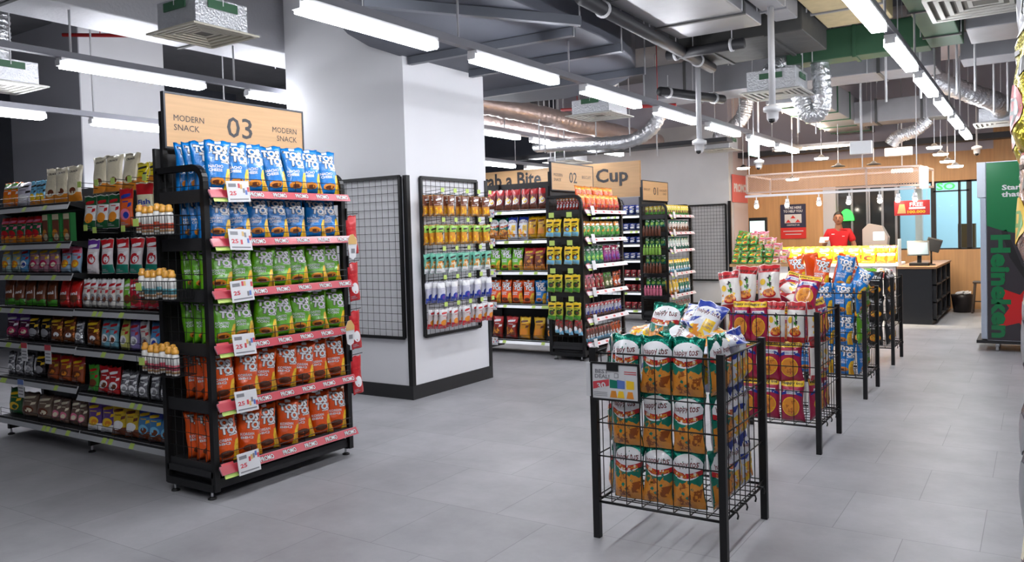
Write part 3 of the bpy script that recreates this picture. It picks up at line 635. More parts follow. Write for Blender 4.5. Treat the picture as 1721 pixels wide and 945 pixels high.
def gondola(x1, yf, units, depth, height, label, sunit, base_z=.1):
    """units: [(x0, x1, [strip z], [hook z])], face towards -y at y=yf"""
    xs = [u[0] for u in units]+[u[1] for u in units]; X0, X1 = min(xs), max(xs)
    o = thing('gondola_shelf', label, 'shelving', ((X0+X1)/2, yf+depth/2, 0)); oc = o.location
    def bld(m, nm, par=None, bv=0):
        q = m.build(nm, par or o, bevel=bv)
        if par is None: q.location = (-oc.x, -oc.y, 0)
        return q
    yb = yf+depth
    m = MB(); m.box(X0, X1, yb-.02, yb+.02, .08, height, BLACKP); bld(m, 'back_panel')
    for x in sorted(set(round(v, 2) for v in xs)):
        m = MB(); m.box(x-.02, x+.02, yb-.06, yb-.02, .05, height, BLACK); m.box(x-.014, x+.014, yf+.08, yb-.06, .05, .1, BLACK); bld(m, 'upright')
        m = MB(); m.rod((x, yf+.1, 0.006), (x, yf+.1, .06), .008, SILVER, 8); m.lathe((x, yf+.1, 0), [(.026, 0), (.026, .008), (.01, .016)], BLACK, 12); bld(m, 'levelling_foot')
    for u, (x0, x1_, zs, hooks) in enumerate(units):
        for k, z in enumerate(zs):
            m = MB(); t = z+.05; m.box(x0+.01, x1_-.01, yf+.012, yb-.03, t-.025, t, BLACKP)
            for x in (x0+.012, x1_-.012): m.prism([(yf+.03, t-.025), (yb-.06, t-.025), (yb-.06, t-.1), (yb-.12, t-.1)], x-.002, x+.002, BLACKP, 'x')
            sh = bld(m, 'shelf')
            m = MB(); m.prism([(yf-.004, z), (yf+.002, z-.002), (yf+.026, t), (yf+.02, t+.002)], x0+.004, x1_-.004, SILVER, 'x'); m.build('price_rail', sh)
            m = MB()
            for zz in (t+.03, t+.065): m.rod((x0+.02, yf+.02, zz), (x1_-.02, yf+.02, zz), .002, BLACK, 4)
            for q in range(7): xx = x0+.02+(x1_-x0-.04)*q/6; m.rod((xx, yf+.02, t), (xx, yf+.02, t+.065), .002, BLACK, 4)
            m.build('wire_fence', sh)
            rg = random.Random(u*31+k+int(yf*10))
            for q in range(rg.choice((2, 3, 4))):
                xc = rg.uniform(x0+.06, x1_-.1); m = MB(); m.add([(xc, yf-.0065, z+.004), (xc+.05, yf-.0065, z+.004), (xc+.05, yf+.0165, z+.046), (xc, yf+.0165, z+.046)], [(0, 1, 2, 3)], LIME); m.build('price_tag', sh)
        for (hz, hx, hl) in hooks:
            m = MB(); m.rod((hx, yb-.03, hz), (hx, yf+hl, hz+.012), .003, BLACK, 5); m.rod((hx, yb-.03, hz+.03), (hx, yf+hl-.01, hz+.045), .0025, BLACK, 5); m.box(hx-.03, hx+.03, yb-.034, yb-.025, hz-.02, hz+.05, BLACK)
            h_ = bld(m, 'peg_hook'); m = MB(); m.box(hx-.022, hx+.022, yf+hl-.016, yf+hl-.012, hz+.01, hz+.052, LIME); m.build('price_tag', h_)
    return o

Z3 = [1.775, 1.49, 1.185, .865, .525, .155]
endcap(-4.50, -3.98, 2.96, 4.06, Z3, 'black end rack of blue green and orange chips under the 03 sign')
aisle_sign(-4.475, 3.005, 4.10, 2.115, 2.44, '03', ['MODERN', 'SNACK'], ['MODERN', 'SNACK'], 'wood-look aisle sign numbered 03 above the blue chips')
names6 = ['top', 'second', 'third', 'fourth', 'fifth', 'bottom']
for k, (key, z) in enumerate(zip(('tb', 'tb', 'tg', 'tg', 'to', 'to'), Z3)):
    hz = (.31, .265, .25, .26, .272, .288)[k]; N = 9 if k in (0,) else 8
    wh = f'{names6[k]} shelf of rack 03'
    a0 = 2.985
    row([(key, 7)], a0, 4.045, -4.075, z+.046, 'y', 'the near post', wh, hz=hz, tilt=R(8 if k else 11), rj=R(6), face=-.38, jit=.008, group=f'chips on the {names6[k]} shelf of rack 03')
    for d in range(3):   # bags queued behind, seen through the side mesh
        for j in range(2 if k else 3):
            put(key, (-4.165-.088*d, 3.06+.145*j, z+.046), PI/2-.25+random.uniform(-.05, .05), f'{DESC[key]}, {ORD[j]} from post, {ORD[d+1]} row back, {wh}', 'chip bag', f'chips on the {names6[k]} shelf of rack 03', R(8), random.uniform(-.04, .04), hz/DES[key]['h'], .95, k=j+d)
# baskets of dressing bottles hooked on the near side of rack 03
PB = mat('bottle_white', (.8, .79, .76), .4, coat=.3); CAPM = mat('bottle_cap', srgb(222, 160, 62), .35, coat=.3)
LBL = [ink('labelred', 190, 70, 40), ink('labelteal', 80, 150, 160), ink('labelpink', 190, 70, 90)]
def bottle_parts(lm):
    a = MB(); a.lathe((0, 0, 0), [(.019, 0), (.023, .004), (.023, .115), (.016, .128), (.013, .13)], PB, 14); a.lathe((0, 0, 0), [(.0235, .03), (.0235, .062)], lm, 14)
    a.lathe((0, 0, 0), [(.0236, .012), (.0236, .026)], mat('bottle_food', srgb(170, 130, 90), .5), 14)
    c = MB(); c.lathe((0, 0, 0), [(.021, .126), (.022, .132), (.022, .145), (.016, .15), (.017, .158), (.014, .166), (.006, .17)], CAPM, 14)
    return a.mesh('sauce_bottle'), c.mesh('cap')
for bi, (z0, nm) in enumerate(((1.57, 'top'), (1.19, 'middle'), (.745, 'lowest'))):
    o = thing('wire_basket', f'black wire basket of capped bottles, {nm} of three on rack 03', 'basket', (-4.34, 2.86, z0))
    m = MB(); wx, wy, hh = .18, .075, .11
    for zz in (0, .055, hh): 
        r_ = .0032 if zz else .0025
        for p, q in (((-wx, -wy), (wx, -wy)), ((wx, -wy), (wx, wy)), ((wx, wy), (-wx, wy)), ((-wx, wy), (-wx, -wy))): m.rod((*p, zz), (*q, zz), r_, BLACK, 5)
    for i in range(15): x = -wx+2*wx*i/14; m.rod((x, -wy, 0), (x, -wy, hh), .0018, BLACK, 4); m.rod((x, wy, 0), (x, wy, hh), .0018, BLACK, 4); m.rod((x, -wy, 0), (x, wy, 0), .0018, BLACK, 4)
    for i in range(7): y = -wy+2*wy*i/6; m.rod((-wx, y, 0), (-wx, y, hh), .0018, BLACK, 4); m.rod((wx, y, 0), (wx, y, hh), .0018, BLACK, 4)
    m.rod((-.1, wy, hh), (-.1, wy+.03, hh), .003, BLACK, 5); m.rod((.1, wy, hh), (.1, wy+.03, hh), .003, BLACK, 5); m.build('basket_frame', o)
    m = MB(); m.box(-wx+.03, -wx+.085, -wy-.006, -wy-.003, .055, .1, LIME); m.build('price_tag', o)
    bm_, cm_ = bottle_parts(LBL[bi]); g = f'bottles in the {nm} basket of rack 03'
    for r_ in range(2):
        for i in range(6 if r_ == 0 else 4):
            b_ = link('sauce_bottle', bm_); b_.location = (-4.34-wx+.035+i*.058, 2.86-.038+.066*r_, z0+.004+(.012 if (i+r_) % 3 == 0 else 0))
            c_ = link('cap', cm_, b_); c_['label'] = 'golden cap'
            tag(b_, f'white bottle with golden cap, {ORD[i]} in {"outer" if r_ == 0 else "inner"} line, {nm} basket of rack 03', 'bottle', g)
# red packs hanging in a strip on the far side of rack 03
for k, z in enumerate((1.41, 1.08, .74, .42)):
    put('redhang', (-4.04, 4.145, z), PI/2, f'{DESC["redhang"]}, {ORD[k]} from top on the far side of rack 03', 'snack pouch', 'red packs hanging beside rack 03', 0, R(-4), 1.0, k=0)
    m = MB(); m.rod((-4.04, 4.07, z+.28), (-4.04, 4.2, z+.285), .003, BLACK, 5); m.box(-4.055, -4.025, 4.075, 4.085, z+.24, z+.32, BLACK); tag(m.build('clip_strip'), f'black hook holding the {ORD[k]} red pack from top beside rack 03', 'hook', 'hooks beside rack 03')
for k, (y, z) in enumerate(((4.05, 1.46), (4.0, .87))):
    m = MB(); m.prism([(y-.04, z), (y-.03, z-.07), (y, z-.085), (y+.03, z-.07), (y+.04, z), (y+.04, z+.05), (y+.01, z+.09), (y-.02, z+.085), (y-.04, z+.05)], -3.955, -3.953, PAPER, 'x')
    m.prism([(y-.04, z+.02), (y+.04, z+.02), (y+.04, z+.05), (y+.01, z+.09), (y-.02, z+.085), (y-.04, z+.05)], -3.952, -3.951, CARDINK[1], 'x'); m.prism([(y-.015, z-.04), (y+.02, z-.04), (y+.02, z-.01), (y-.015, z-.01)], -3.952, -3.951, CARDINK[2], 'x')
    tag(m.build('shelf_wobbler'), f'round white shelf talker at the far end of rack 03, {("upper", "lower")[k]} one', 'price tag')

# long gondola of aisle 03
ZR = [1.02, .735, .405, .125]; ZL = [1.795, 1.51, 1.275, 1.015, .74, .45, .125]
hk = [(1.93, x, .03) for x in (-5.72, -5.5, -5.3, -5.1, -4.93)]+[(1.9-.3, x, .03) for x in (-5.55, -5.2)]+[(1.62, x, .05) for x in (-5.7, -4.9)]
gondola(-4.55, 3.13, [(-7.06, -5.86, ZL, []), (-5.86, -4.56, ZR, hk)], .42, 1.98, 'long black shelving run with silver rails behind rack 03', 1)
def gr(items, a0, a1, z, where, y=3.2, ref='the rack 03 end', hz=None, **k):
    row(items[::1], a0, a1, y, z, 'x', 'far side', where, hz=hz, group=where, face=.2, **k)
W3 = '03'
gr([('orbag', 2), ('lilac', 1), ('lblue', 3), ('minio', 3)], -7.03, -5.88, 1.85, f'top shelf, outer unit {W3}', y=3.24)
gr([('minio', 3), ('yel', 4)], -5.8, -4.75, 1.9, f'top, inner unit {W3}', y=3.3)
gr([('seaw', 3), ('orfish', 1), ('fish', 2)], -5.78, -4.72, 1.64, f'upper hooks, inner unit {W3}', y=3.2, tilt=R(3))
gr([('taop', 1), ('tao', 4), ('hitem', 1)], -5.76, -4.72, 1.32, f'lower hooks, inner unit {W3}', y=3.2, tilt=R(3))
gr([('wpack', 6), ('minion2', 1), ('redflat', 5)], -5.82, -4.72, 1.075, hz=.21, where=f'first shelf, inner unit {W3}', y=3.2)
gr([('copper', 1), ('cyanp', 2), ('lemon', 1), ('viol', 1), ('wpack', 1), ('skyp', 3)], -5.82, -4.65, .79, hz=.21, where=f'second shelf, inner unit {W3}', y=3.2)
gr([('gchoc', 1), ('rchoc', 2), ('silv', 5), ('purpw', 1)], -5.82, -4.65, .46, hz=.2, where=f'third shelf, inner unit {W3}', y=3.2)
gr([('purpw', 2), ('yelw', 2), ('bluch', 3), ('yelw', 1)], -5.82, -4.65, .18, hz=.22, where=f'bottom shelf, inner unit {W3}', y=3.2)
gr([('almond', 5)], -7.03, -6.42, 1.563, hz=.21, where=f'second shelf, outer unit {W3}', y=3.22)
# cardboard snack boxes
BXM = [mat('box_brown', srgb(120, 66, 50), .5), mat('box_green', srgb(40, 120, 60), .5), mat('box_cream', srgb(215, 200, 170), .5)]
def box_mesh():
    a = MB(); a.box(-.055, .055, -.02, .02, 0, .21, BXM[1]); a.box(-.053, .035, -.0215, -.02, .005, .16, BXM[0]); a.box(-.053, .035, -.0215, -.02, .165, .205, BXM[2])
    a.flat(([(-.02+.04*math.cos(t*.6), .06+.035*math.sin(t*.6)) for t in range(10)], [tuple(range(10))]), lambda x, y: (x, -.0222, y), ink('chip', 206, 128, 42))
    a.flat(([(.0+.035*math.cos(t*.6), .035+.025*math.sin(t*.6)) for t in range(10)], [tuple(range(10))]), lambda x, y: (x, -.0228, y), BXM[2]); return a.mesh('snack_box')
bxm = box_mesh()
for i in range(3):
    b_ = link('snack_box', bxm, None, (-6.27+.15*i, 3.2, 1.561)); b_.rotation_euler = (0, 0, random.uniform(-.1, .1)); tag(b_, f'brown and green snack box, {ORD[i]} from the outer side, second shelf, outer unit 03', 'box', 'snack boxes in aisle 03')
gr([('pale', 2), ('skyp', 1), ('pinkp', 3), ('bluel', 2)], -7.03, -5.88, 1.327, hz=.2, where=f'third shelf, outer unit {W3}', y=3.22)
gr([('oni', 5), ('onir', 2)], -7.03, -5.88, 1.067, hz=.21, where=f'fourth shelf, outer unit {W3}', y=3.22)
gr([('purp', 2), ('dark', 2), ('copper', 2), ('silv', 1)], -7.03, -5.88, .792, hz=.21, where=f'fifth shelf, outer unit {W3}', y=3.22)
gr([('silv', 3), ('dark', 1), ('brorange', 3)], -7.03, -5.88, .502, hz=.2, where=f'sixth shelf, outer unit {W3}', y=3.22)
gr([('grnyel', 1), ('tan', 2), ('tans', 4)], -7.03, -5.88, .178, hz=.22, where=f'bottom shelf, outer unit {W3}', y=3.22)
for k, (x, z, mm) in enumerate(((-6.55, .74, 2), (-6.2, .74, 2), (-6.63, .45, 3))):
    m = MB(); m.box(-.045, .045, -.001, .001, -.09, .05, PAPER)
    m.flat(([(-.045, .01), (.045, .01), (.045, .05), (-.045, .05)], [(0, 1, 2, 3)]), lambda x, y: (x, -.002, y), CARDINK[0] if mm == 2 else CARDINK[3])
    for q in range(3): m.flat(([(-.035, -.07+q*.025), (.035, -.07+q*.025), (.035, -.06+q*.025), (-.035, -.06+q*.025)], [(0, 1, 2, 3)]), lambda x, y: (x, -.002, y), CARDINK[2])
    o = m.build('hanging_price_card', loc=(x, 3.118, z)); tag(o, f'white promotional card clipped to a silver rail, {("nearer fifth shelf", "inner fifth shelf", "sixth shelf")[k]} of aisle 03', 'price tag')

# column grid panels
def grid_panel(label, org, du, dv, nu, nv, out):
    o = thing('grid_panel', label, 'display panel', org); du = Vector(du); dv = Vector(dv); out = Vector(out)
    m = MB(); r_ = .014
    m.bar((0, 0, 0), du, r_, BLACK); m.bar(dv, du+dv, r_, BLACK); m.bar((0, 0, 0), dv, r_, BLACK); m.bar(du, du+dv, r_, BLACK); m.build('frame', o)
    m = MB(); wires(m, (0, 0, 0), du, dv, nu, nv, .0026); m.build('wire_mesh', o)
grid_panel('empty black wire grid panel on the grey face of the white column', (-5.72, 5.725, .58), (.76, 0, 0), (0, 0, 1.51), 10, 20, (0, -1, 0))
grid_panel('black wire grid panel holding five rows of nut pouches', (-4.878, 5.93, .575), (0, .9, 0), (0, 0, 1.51), 12, 20, (1, 0, 0))
grid_panel('empty black wire grid panel on the grey concrete wall', (-5.66, 15.02, .56), (.72, 0, 0), (0, 0, 1.44), 12, 22, (0, -1, 0))
names5 = ['top', 'second', 'third', 'fourth', 'bottom']
for r_, (key, zt) in enumerate(zip(('nutbr', 'nutgr', 'nutte', 'nutbl', 'nutrd'), (1.92, 1.64, 1.37, 1.1, .845))):
    for c in range(5):
        y = 5.985+.195*c
        m = MB(); m.rod((-4.87, y, zt), (-4.66, y, zt+.01), .003, BLACK, 5); m.rod((-4.87, y, zt+.03), (-4.66, y, zt+.045), .0025, BLACK, 5); h_ = m.build('peg_hook')
        tag(h_, f'black peg hook, {ORD[c]} from the column corner, {names5[r_]} row of the nut panel', 'hook', 'peg hooks on the nut panel')
        m = MB(); m.box(-4.662, -4.66, y-.024, y+.024, zt+.018, zt+.058, LIME); m.build('price_tag', h_)
        ns = 2 if c else 3
        for q in range(ns):
            put(key, (-4.72-.045*q, y+(-.012*q if c else -.03*q), zt-.012-DES[key]['h']*.97), PI/2+random.uniform(-.12, .12), f'{DESC[key]}, {ORD[q]} on {ORD[c]} hook, {names5[r_]} row of column panel', 'nut pouch', f'pouches in the {names5[r_]} row of the column panel', R(-4), R(random.uniform(-5, 5)), k=q+c)
# ------------------------------------------------------------------ aisle 02
Z2 = [1.785, 1.41, 1.015, .59, .13]
gondola(-5.03, 8.6, [(-7.1, -6.05, Z2, []), (-6.05, -5.0, Z2, [])], .42, 2.2, 'black shelving run with silver rails in aisle 02', 2)
W2 = 'aisle 02 run'
for z, it, nm, hz in ((1.838, [('maroon', 8)], 'top', .27), (1.463, [('hg', 2), ('hb', 2), ('yelb', 3)], 'second', .29), (1.068, [('tg', 3), ('brpot', 3)], 'third', .29), (.643, [('to', 4), ('tb', 2)], 'fourth', .3), (.183, [('redch', 2), ('yelch', 2), ('blk', 1)], 'bottom', .29)):
    row(it, -6.02, -5.0, 8.68, z, 'x', 'the column side', f'{nm} shelf, {W2}', hz=hz, group=f'bags on the {nm} shelf of the {W2}')
    for q, (x, c) in enumerate(((-5.93, PAPER),)):
        m = MB(); m.box(-.07, .07, -.001, .001, -.05, .05, c); card_bits(m, lambda e: (lambda x, y: (x, -.002-e, y)), .14, .1, int(z*10)); o = m.build('shelf_price_card', loc=(x, 8.585, z-.03)); tag(o, f'white price card on the {nm} silver rail of aisle 02', 'price tag')
ZC2 = [1.745, 1.41, 1.095, .775, .45, .16]
endcap(-4.95, -4.43, 8.42, 9.5, ZC2, 'black end rack of mixed snacks under the 02 sign', detail=False, white=True)
aisle_sign(-4.93, 8.46, 9.54, 2.06, 2.385, '02', ['MODERN', 'SNACK'], ['BISCUIT'], 'wood-look aisle sign numbered 02 above the middle end rack')
for z, it, nm, hz in zip([v+.046 for v in ZC2], ([('orb', 8)], [('leafg', 8)], [('cass', 5), ('magb', 4)], [('rosy', 3), ('redp', 2), ('olive', 2), ('orp', 2)], [('whbl', 11)], [('brbl', 10), ('orp', 3)]), names6, (.2, .21, .22, .2, .17, .18)):
    row(it, 8.44, 9.48, -4.53, z, 'y', 'the near post', f'{nm} shelf of rack 02', hz=hz, group=f'snacks on the {nm} shelf of rack 02')
row([('orb', 7)], 8.46, 9.46, -4.6, 1.92, 'y', 'the near post', 'upper layer on top of rack 02', hz=.17, group='upper bags on top of rack 02')
for i in range(8):
    put('redst', (-4.86+.044*i, 8.5, 1.8), .05*(i % 3), f'{DESC["redst"]}, {ORD[i]} from the sign post, side of rack 02', 'snack pouch', 'red sticks in rack 02', 0, .03, 1.05, k=0)
for r_, (zt, key) in enumerate(((1.70, 'cluy'), (1.37, 'cluy'), (1.04, 'clug'), (.71, 'clug'))):
    for c in range(2):
        x = -4.83+.24*c
        m = MB(); m.rod((x, 8.42, zt+.01), (x, 8.28, zt+.015), .003, BLACK, 5); m.box(x-.05, x+.05, 8.415, 8.425, zt-.02, zt+.05, BLACK); h_ = m.build('peg_hook'); tag(h_, f'black hook in {names5[r_]} row on the near side of rack 02, {("back", "aisle")[c]} column', 'hook', 'hooks on rack 02')
        m = MB(); m.box(x-.035, x+.035, 8.276, 8.28, zt+.01, zt+.07, LIME); m.build('price_tag', h_)
        for q in range(2): put(key, (x-.045+.07*q, 8.3+.05*q, zt-.215), R(-4), f'{DESC[key]}, {("front", "rear")[q]} one, {names5[r_]} row, {("back", "aisle")[c]} column beside rack 02', 'nut pouch', f'nut packs in the {names5[r_]} row beside rack 02', 0, R(5), 1.05, 1.15, k=0)
for i in range(6): put('brbl', (-4.84+.065*i, 8.36, .33-.02*(i % 2)), 0, f'{DESC["brbl"]}, {ORD[i]} from the back, lowest line of rack 02', 'snack pouch', 'hanging sweets low on rack 02', 0, R(4*(-1)**i), 1.1, .8, k=i)
# ------------------------------------------------------------------ aisle 01
Z1 = [1.76, 1.5, 1.27, 1.0, .7, .45, .15]
gondola(-5.6, 12.6, [(-7.6, -6.6, Z1, []), (-6.6, -5.57, Z1, [])], .4, 2.1, 'black shelving run beside the 01 end rack', 3)
for z, k, nm in ((1.813, 'tin', 'top'), (1.553, 'tin', 'second'), (1.323, 'tin', 'third'), (1.053, 'tin', 'fourth'), (.753, 'redp', 'fifth'), (.503, 'redp', 'sixth'), (.203, 'redp', 'bottom')):
    row([(k, 4)], -6.1, -5.62, 12.68, z, 'x', 'the middle', f'{nm} shelf of the aisle 01 run', group='packs in the aisle 01 run', hz=.17 if z > 1.7 else .12)
ZC1 = [1.74, 1.455, 1.165, .78, .42, .14]
endcap(-5.52, -5.0, 12.42, 13.5, ZC1, 'black end rack of yellow and teal packs under the 01 sign', detail=False, white=True)
aisle_sign(-5.5, 12.44, 13.52, 2.05, 2.37, '01', ['BISCUIT'], ['CHOCOLATE', 'CANDY'], 'wood-look aisle sign numbered 01 on the end rack of yellow packs')
for z, it, nm, hz in zip([v+.046 for v in ZC1], ([('yg', 12)], [('wr', 8)], [('wg', 8)], [('tg1', 9)], [('yb', 4), ('tg1', 4)], [('gy', 9)]), names6, (.17, .2, .21, .22, .24, .17)):
    row(it, 12.44, 13.48, -5.1, z, 'y', 'the near post', f'{nm} shelf of rack 01', hz=hz, group=f'packs on the {nm} shelf of rack 01')
for r_, (z, c1, key) in enumerate(((1.44, KBR, 'wr'), (1.13, KLG, 'wg'), (.83, KBR, 'tg1'), (.46, KPK, 'yb'))):
    m = MB(); X0, X1, Y0, Y1 = -5.46, -5.12, 12.24, 12.4
    for zz in (z, z+.13):
        for p, q in (((X0, Y0), (X1, Y0)), ((X1, Y0), (X1, Y1)), ((X1, Y1), (X0, Y1)), ((X0, Y1), (X0, Y0))): m.rod((*p, zz), (*q, zz), .004, BLACK, 4)
    for i in range(13): x = X0+(X1-X0)*i/12; m.rod((x, Y0, z), (x, Y0, z+.13), .0025, BLACK, 4)
    m.box(X0, X1, Y0, Y1, z, z+.004, BLACK); tag(m.build('wire_basket'), f'small wire basket on rack 01, {ORD[r_]} from the top', 'basket')
    for i in range(6):
        m = MB(); m.lathe((0, 0, 0), [(.02, 0), (.024, .01), (.024, .12), (.012, .15), (.012, .17)], c1, 8); tag(m.build('drink_bottle', loc=(X0+.04+.053*i, 12.3, z+.005)), f'small bottle, {ORD[i]} from the sign post, basket {ORD[r_]} from top on rack 01', 'bottle', f'bottles in the {ORD[r_]} basket of rack 01')
    row([('cass', 4)], -5.48, -5.12, 12.47, z+.15, 'x', 'the sign post', f'side level {ORD[r_]} of rack 01', hz=.17, group='green packs at the side of rack 01')
row([('yg', 5)], -5.48, -5.12, 12.47, 1.8, 'x', 'the sign post', 'top side of rack 01', hz=.17, group='yellow packs at the side of rack 01')

# ------------------------------------------------------------------ promotion bins
def promo_bin(x0, y0, label):
    o = thing('promotion_bin', label, 'display bin', (x0+.32, y0+.32, 0)); S = .32; Ht = .945
    for (x, y) in ((-S, -S), (S, -S), (S, S), (-S, S)):
        m = MB(); m.box(x-.017, x+.017, y-.017, y+.017, 0, Ht, BLACK); m.build('leg', o, bevel=.002)
    for (a, c, wx) in (((-S, -S), (S, -S), 0), ((S, -S), (S, S), 1), ((S, S), (-S, S), 0), ((-S, S), (-S, -S), 1)):
        m = MB()
        for z, r_ in ((.18, .006), (.205, .003), (.41, .0035), (.575, .0035), (.715, .0035), (.92, .005)): m.rod((*a, z), (*c, z), r_, BLACK, 6)
        for i in range(1, 8): t = i/8; x = a[0]+(c[0]-a[0])*t; y = a[1]+(c[1]-a[1])*t; m.rod((x, y, .18), (x, y, .92), .0026, BLACK, 5)
        m.build('wire_mesh', o)
    m = MB()
    for i in range(9): t = -S+2*S*i/8; m.rod((t, -S, .185), (t, S, .185), .003, BLACK, 5); m.rod((-S, t, .185), (S, t, .185), .003, BLACK, 5)
    m.build('bottom_grate', o)
    for k in range(4):   # hooks of the side panel along the foot rail
        y = -S+.1+.14*k; m = MB(); m.pipe([(S, y, .2), (S+.03, y, .2), (S+.034, y, .185), (S+.03, y, .17)], .0045, BLACK, 6); m.build('hook', o)
    return o
def fill_bin(x0, y0, bn, fronts, sides, pile, edge=None, gap=.265, hz=.28):
    lev = ('bottom', 'middle', 'upper')
    for j in range(3):
        z = .195+j*gap
        row(fronts[j], x0+.06, x0+.535, y0+.07, z, 'x', 'outer post', f'{lev[j]} front row, {bn}', hz=hz, tilt=R(3), rj=R(3), group=f'front bags in {bn}', jit=.006)
        row(sides[j], y0+.1, y0+.6, x0+.56, z, 'y', 'the front corner', f'{lev[j]} side row, {bn}', hz=hz, tilt=R(3), rj=R(5), group=f'side bags in {bn}', jit=.01)
    for j in range(3):
        put(edge or fronts[j][0][0], (x0+.035, y0+.17, .195+j*gap), -PI/2, f'{DESC[edge or fronts[j][0][0]]}, edge-on, {lev[j]} row, outer side of {bn}', 'chip bag', f'side bags in {bn}', R(2), 0, hz/DES[edge or fronts[j][0][0]]['h'], .8, k=j)
    for j in range(2):
        for i in range(2):
            kk = fronts[2][0][0] if (i+j) % 2 else sides[2][-1][0]
            put(kk, (x0+.2+.2*i, y0+.24+.18*j, .68), .3*i, f'{DESC[kk]}, {ORD[i]} inside, {ORD[j]} row behind the front of {bn}', 'chip bag', f'inner bags in {bn}', R(20), 0, .95, k=i)
    for i, (k, dx, dy, dz, rz, tilt, roll) in enumerate(pile):
        put(k, (x0+dx, y0+dy, dz), rz, f'{DESC[k]}, {ORD[i]} along the heap on {bn}', 'chip bag', f'heap on {bn}', tilt, roll, 1.0, k=i)
B1 = (-1.835, 3.52)
promo_bin(*B1, 'black wire bin full of green tortilla chip bags')
fill_bin(*B1, 'green bin', [[('hg', 3)]]*3, [[('hg', 1), ('hg', 1), ('hb', 2)], [('hg', 2), ('hb', 2)], [('hg', 2), ('hb', 2)]],
  [('hg', .235, .26, .885, R(10), R(28), R(6)), ('hb', .02, .33, .945, R(-14), R(62), R(60)), ('hb', .36, .38, .9, R(14), R(32), R(22)), ('hb', .3, .55, .96, R(40), R(60), R(30)), ('hg', .5, .3, .86, R(70), R(50), R(-25)), ('hb', .55, .45, .93, R(90), R(72), R(20)), ('hb', .48, .62, .9, R(120), R(62), R(-12)), ('hg', .16, .5, .9, R(-30), R(50), R(20)), ('hb', .44, .2, .93, R(30), R(76), R(60))], edge='hg')
# clip-on offer sign of the front bin
o = thing('offer_sign', 'black framed BEST DEAL offer card hung on the green chip bin', 'sign', (-1.70, 3.475, .79), R(1))
m = MB(); W, H = .118, .083
for a in ((-W-.01, W+.01, -H-.01, -H), (-W-.01, W+.01, H, H+.01), (-W-.01, -W, -H, H), (W, W+.01, -H, H)): m.box(a[0], a[1], -.006, .006, a[2], a[3], BLACK)
m.box(-.04, .02, -.009, .004, H-.03, H+.012, BLACK); m.build('frame', o, bevel=.001)
m = MB(); m.box(-W, W, -.002, .002, -H, H, PAPER); m.box(-W-.035, -W-.012, -.001, .001, -H+.005, H+.005, PAPER); m.build('card', o)
m = MB(); fn = lambda x, y: (x, -.0035, y); fn2 = lambda x, y: (x, -.0045, y)
m.flat(fit('BEST', -.068, .048, .07, .02, .03), fn, CARDINK[2]); m.flat(fit('DEAL!', -.066, .024, .078, .02, .03), fn, CARDINK[2])
m.flat(([(-.002, .02), (.02, .02), (.02, .042), (-.002, .042)], [(0, 1, 2, 3)]), fn, CARDINK[2]); m.flat(([(.001, .023), (.017, .023), (.017, .039), (.001, .039)], [(0, 1, 2, 3)]), fn2, PAPER)
for z_ in (.05, .04): m.flat(([(.05, z_), (.112, z_), (.112, z_+.004), (.05, z_+.004)], [(0, 1, 2, 3)]), fn, CARDINK[0])
m.flat(([(-.115, -.04), (-.03, -.02), (-.03, .012), (-.115, -.004)], [(0, 1, 2, 3)]), fn, CARDINK[0]); m.flat(fit('30', -.07, -.02, .045, .028, .03, .2), fn2, PAPER)
for x_, c_, d_ in ((-.008, KTE, KCH), (.03, CARDINK[3], KY), (.078, KY, KO)):
    m.flat(([(x_-.02, -.075), (x_+.02, -.075), (x_+.02, .008), (x_-.02, .008)], [(0, 1, 2, 3)]), fn, PAPER); m.flat(([(x_-.018, -.03), (x_+.022, -.03), (x_+.022, .008), (x_-.018, .012)], [(0, 1, 2, 3)]), fn2, c_)
    m.flat(([(x_-.018, -.075), (x_+.02, -.075), (x_+.014, -.042), (x_-.01, -.042)], [(0, 1, 2, 3)]), fn2, d_)
for q in range(3): m.flat(([(-.112, -.055-q*.008), (-.04, -.055-q*.008), (-.04, -.0525-q*.008), (-.112, -.0525-q*.008)], [(0, 1, 2, 3)]), fn, CARDINK[2])
m.build('print', o)
m = MB(); m.pipe([(-.015, -.002, H), (-.02, .02, H+.06), (-.01, .04, H+.075), (0, .02, H+.06), (.005, -.002, H)], .0018, SILVER, 5); m.build('hanger', o)
B2 = (-1.86, 5.525)
promo_bin(*B2, 'black wire bin full of magenta corn chip bags')
fill_bin(*B2, 'magenta bin', [[('hc', 3)], [('hc', 3)], [('hc', 2), ('hr', 2)]], [[('hc', 3)], [('hr', 3)], [('hr', 1), ('hc', 2)]],
  [('hr', .1, .18, .96, 0, R(10), R(4)), ('hr', .27, .22, .97, R(5), R(14), R(-3)), ('hr', .03, .12, .93, R(-6), R(12), R(-8)), ('hr', .42, .38, .99, R(30), R(50), R(40)), ('hc', .5, .2, .93, R(6), R(34), R(8)), ('hr', .5, .45, .96, R(60), R(55), R(-20)), ('hc', .3, .5, .96, R(10), R(40), R(20)), ('hr', .58, .25, .9, R(80), R(60), R(10))])
B3 = (-1.9, 7.485)
promo_bin(*B3, 'black wire bin full of blue and orange chip bags')
fill_bin(*B3, 'blue bin', [[('tb', 3)]]*3, [[('tb', 2), ('tg', 1)], [('tg', 3)], [('tb', 1), ('tg', 2)]],
  [('to', .05, .2, .96, R(-5), R(12), R(-10)), ('to', .22, .24, .94, R(4), R(14), R(6)), ('tb', .42, .2, .94, R(4), R(8), R(8)), ('to', .54, .3, .94, R(20), R(12), R(-14)), ('to', .14, .42, .98, R(170), R(10), R(4)), ('to', .36, .42, .97, R(10), R(12), R(14)), ('tg', .6, .42, .92, R(60), R(40), R(-20)), ('tb', .52, .12, .88, R(20), R(30), R(30))])
B4 = (-1.95, 9.455)
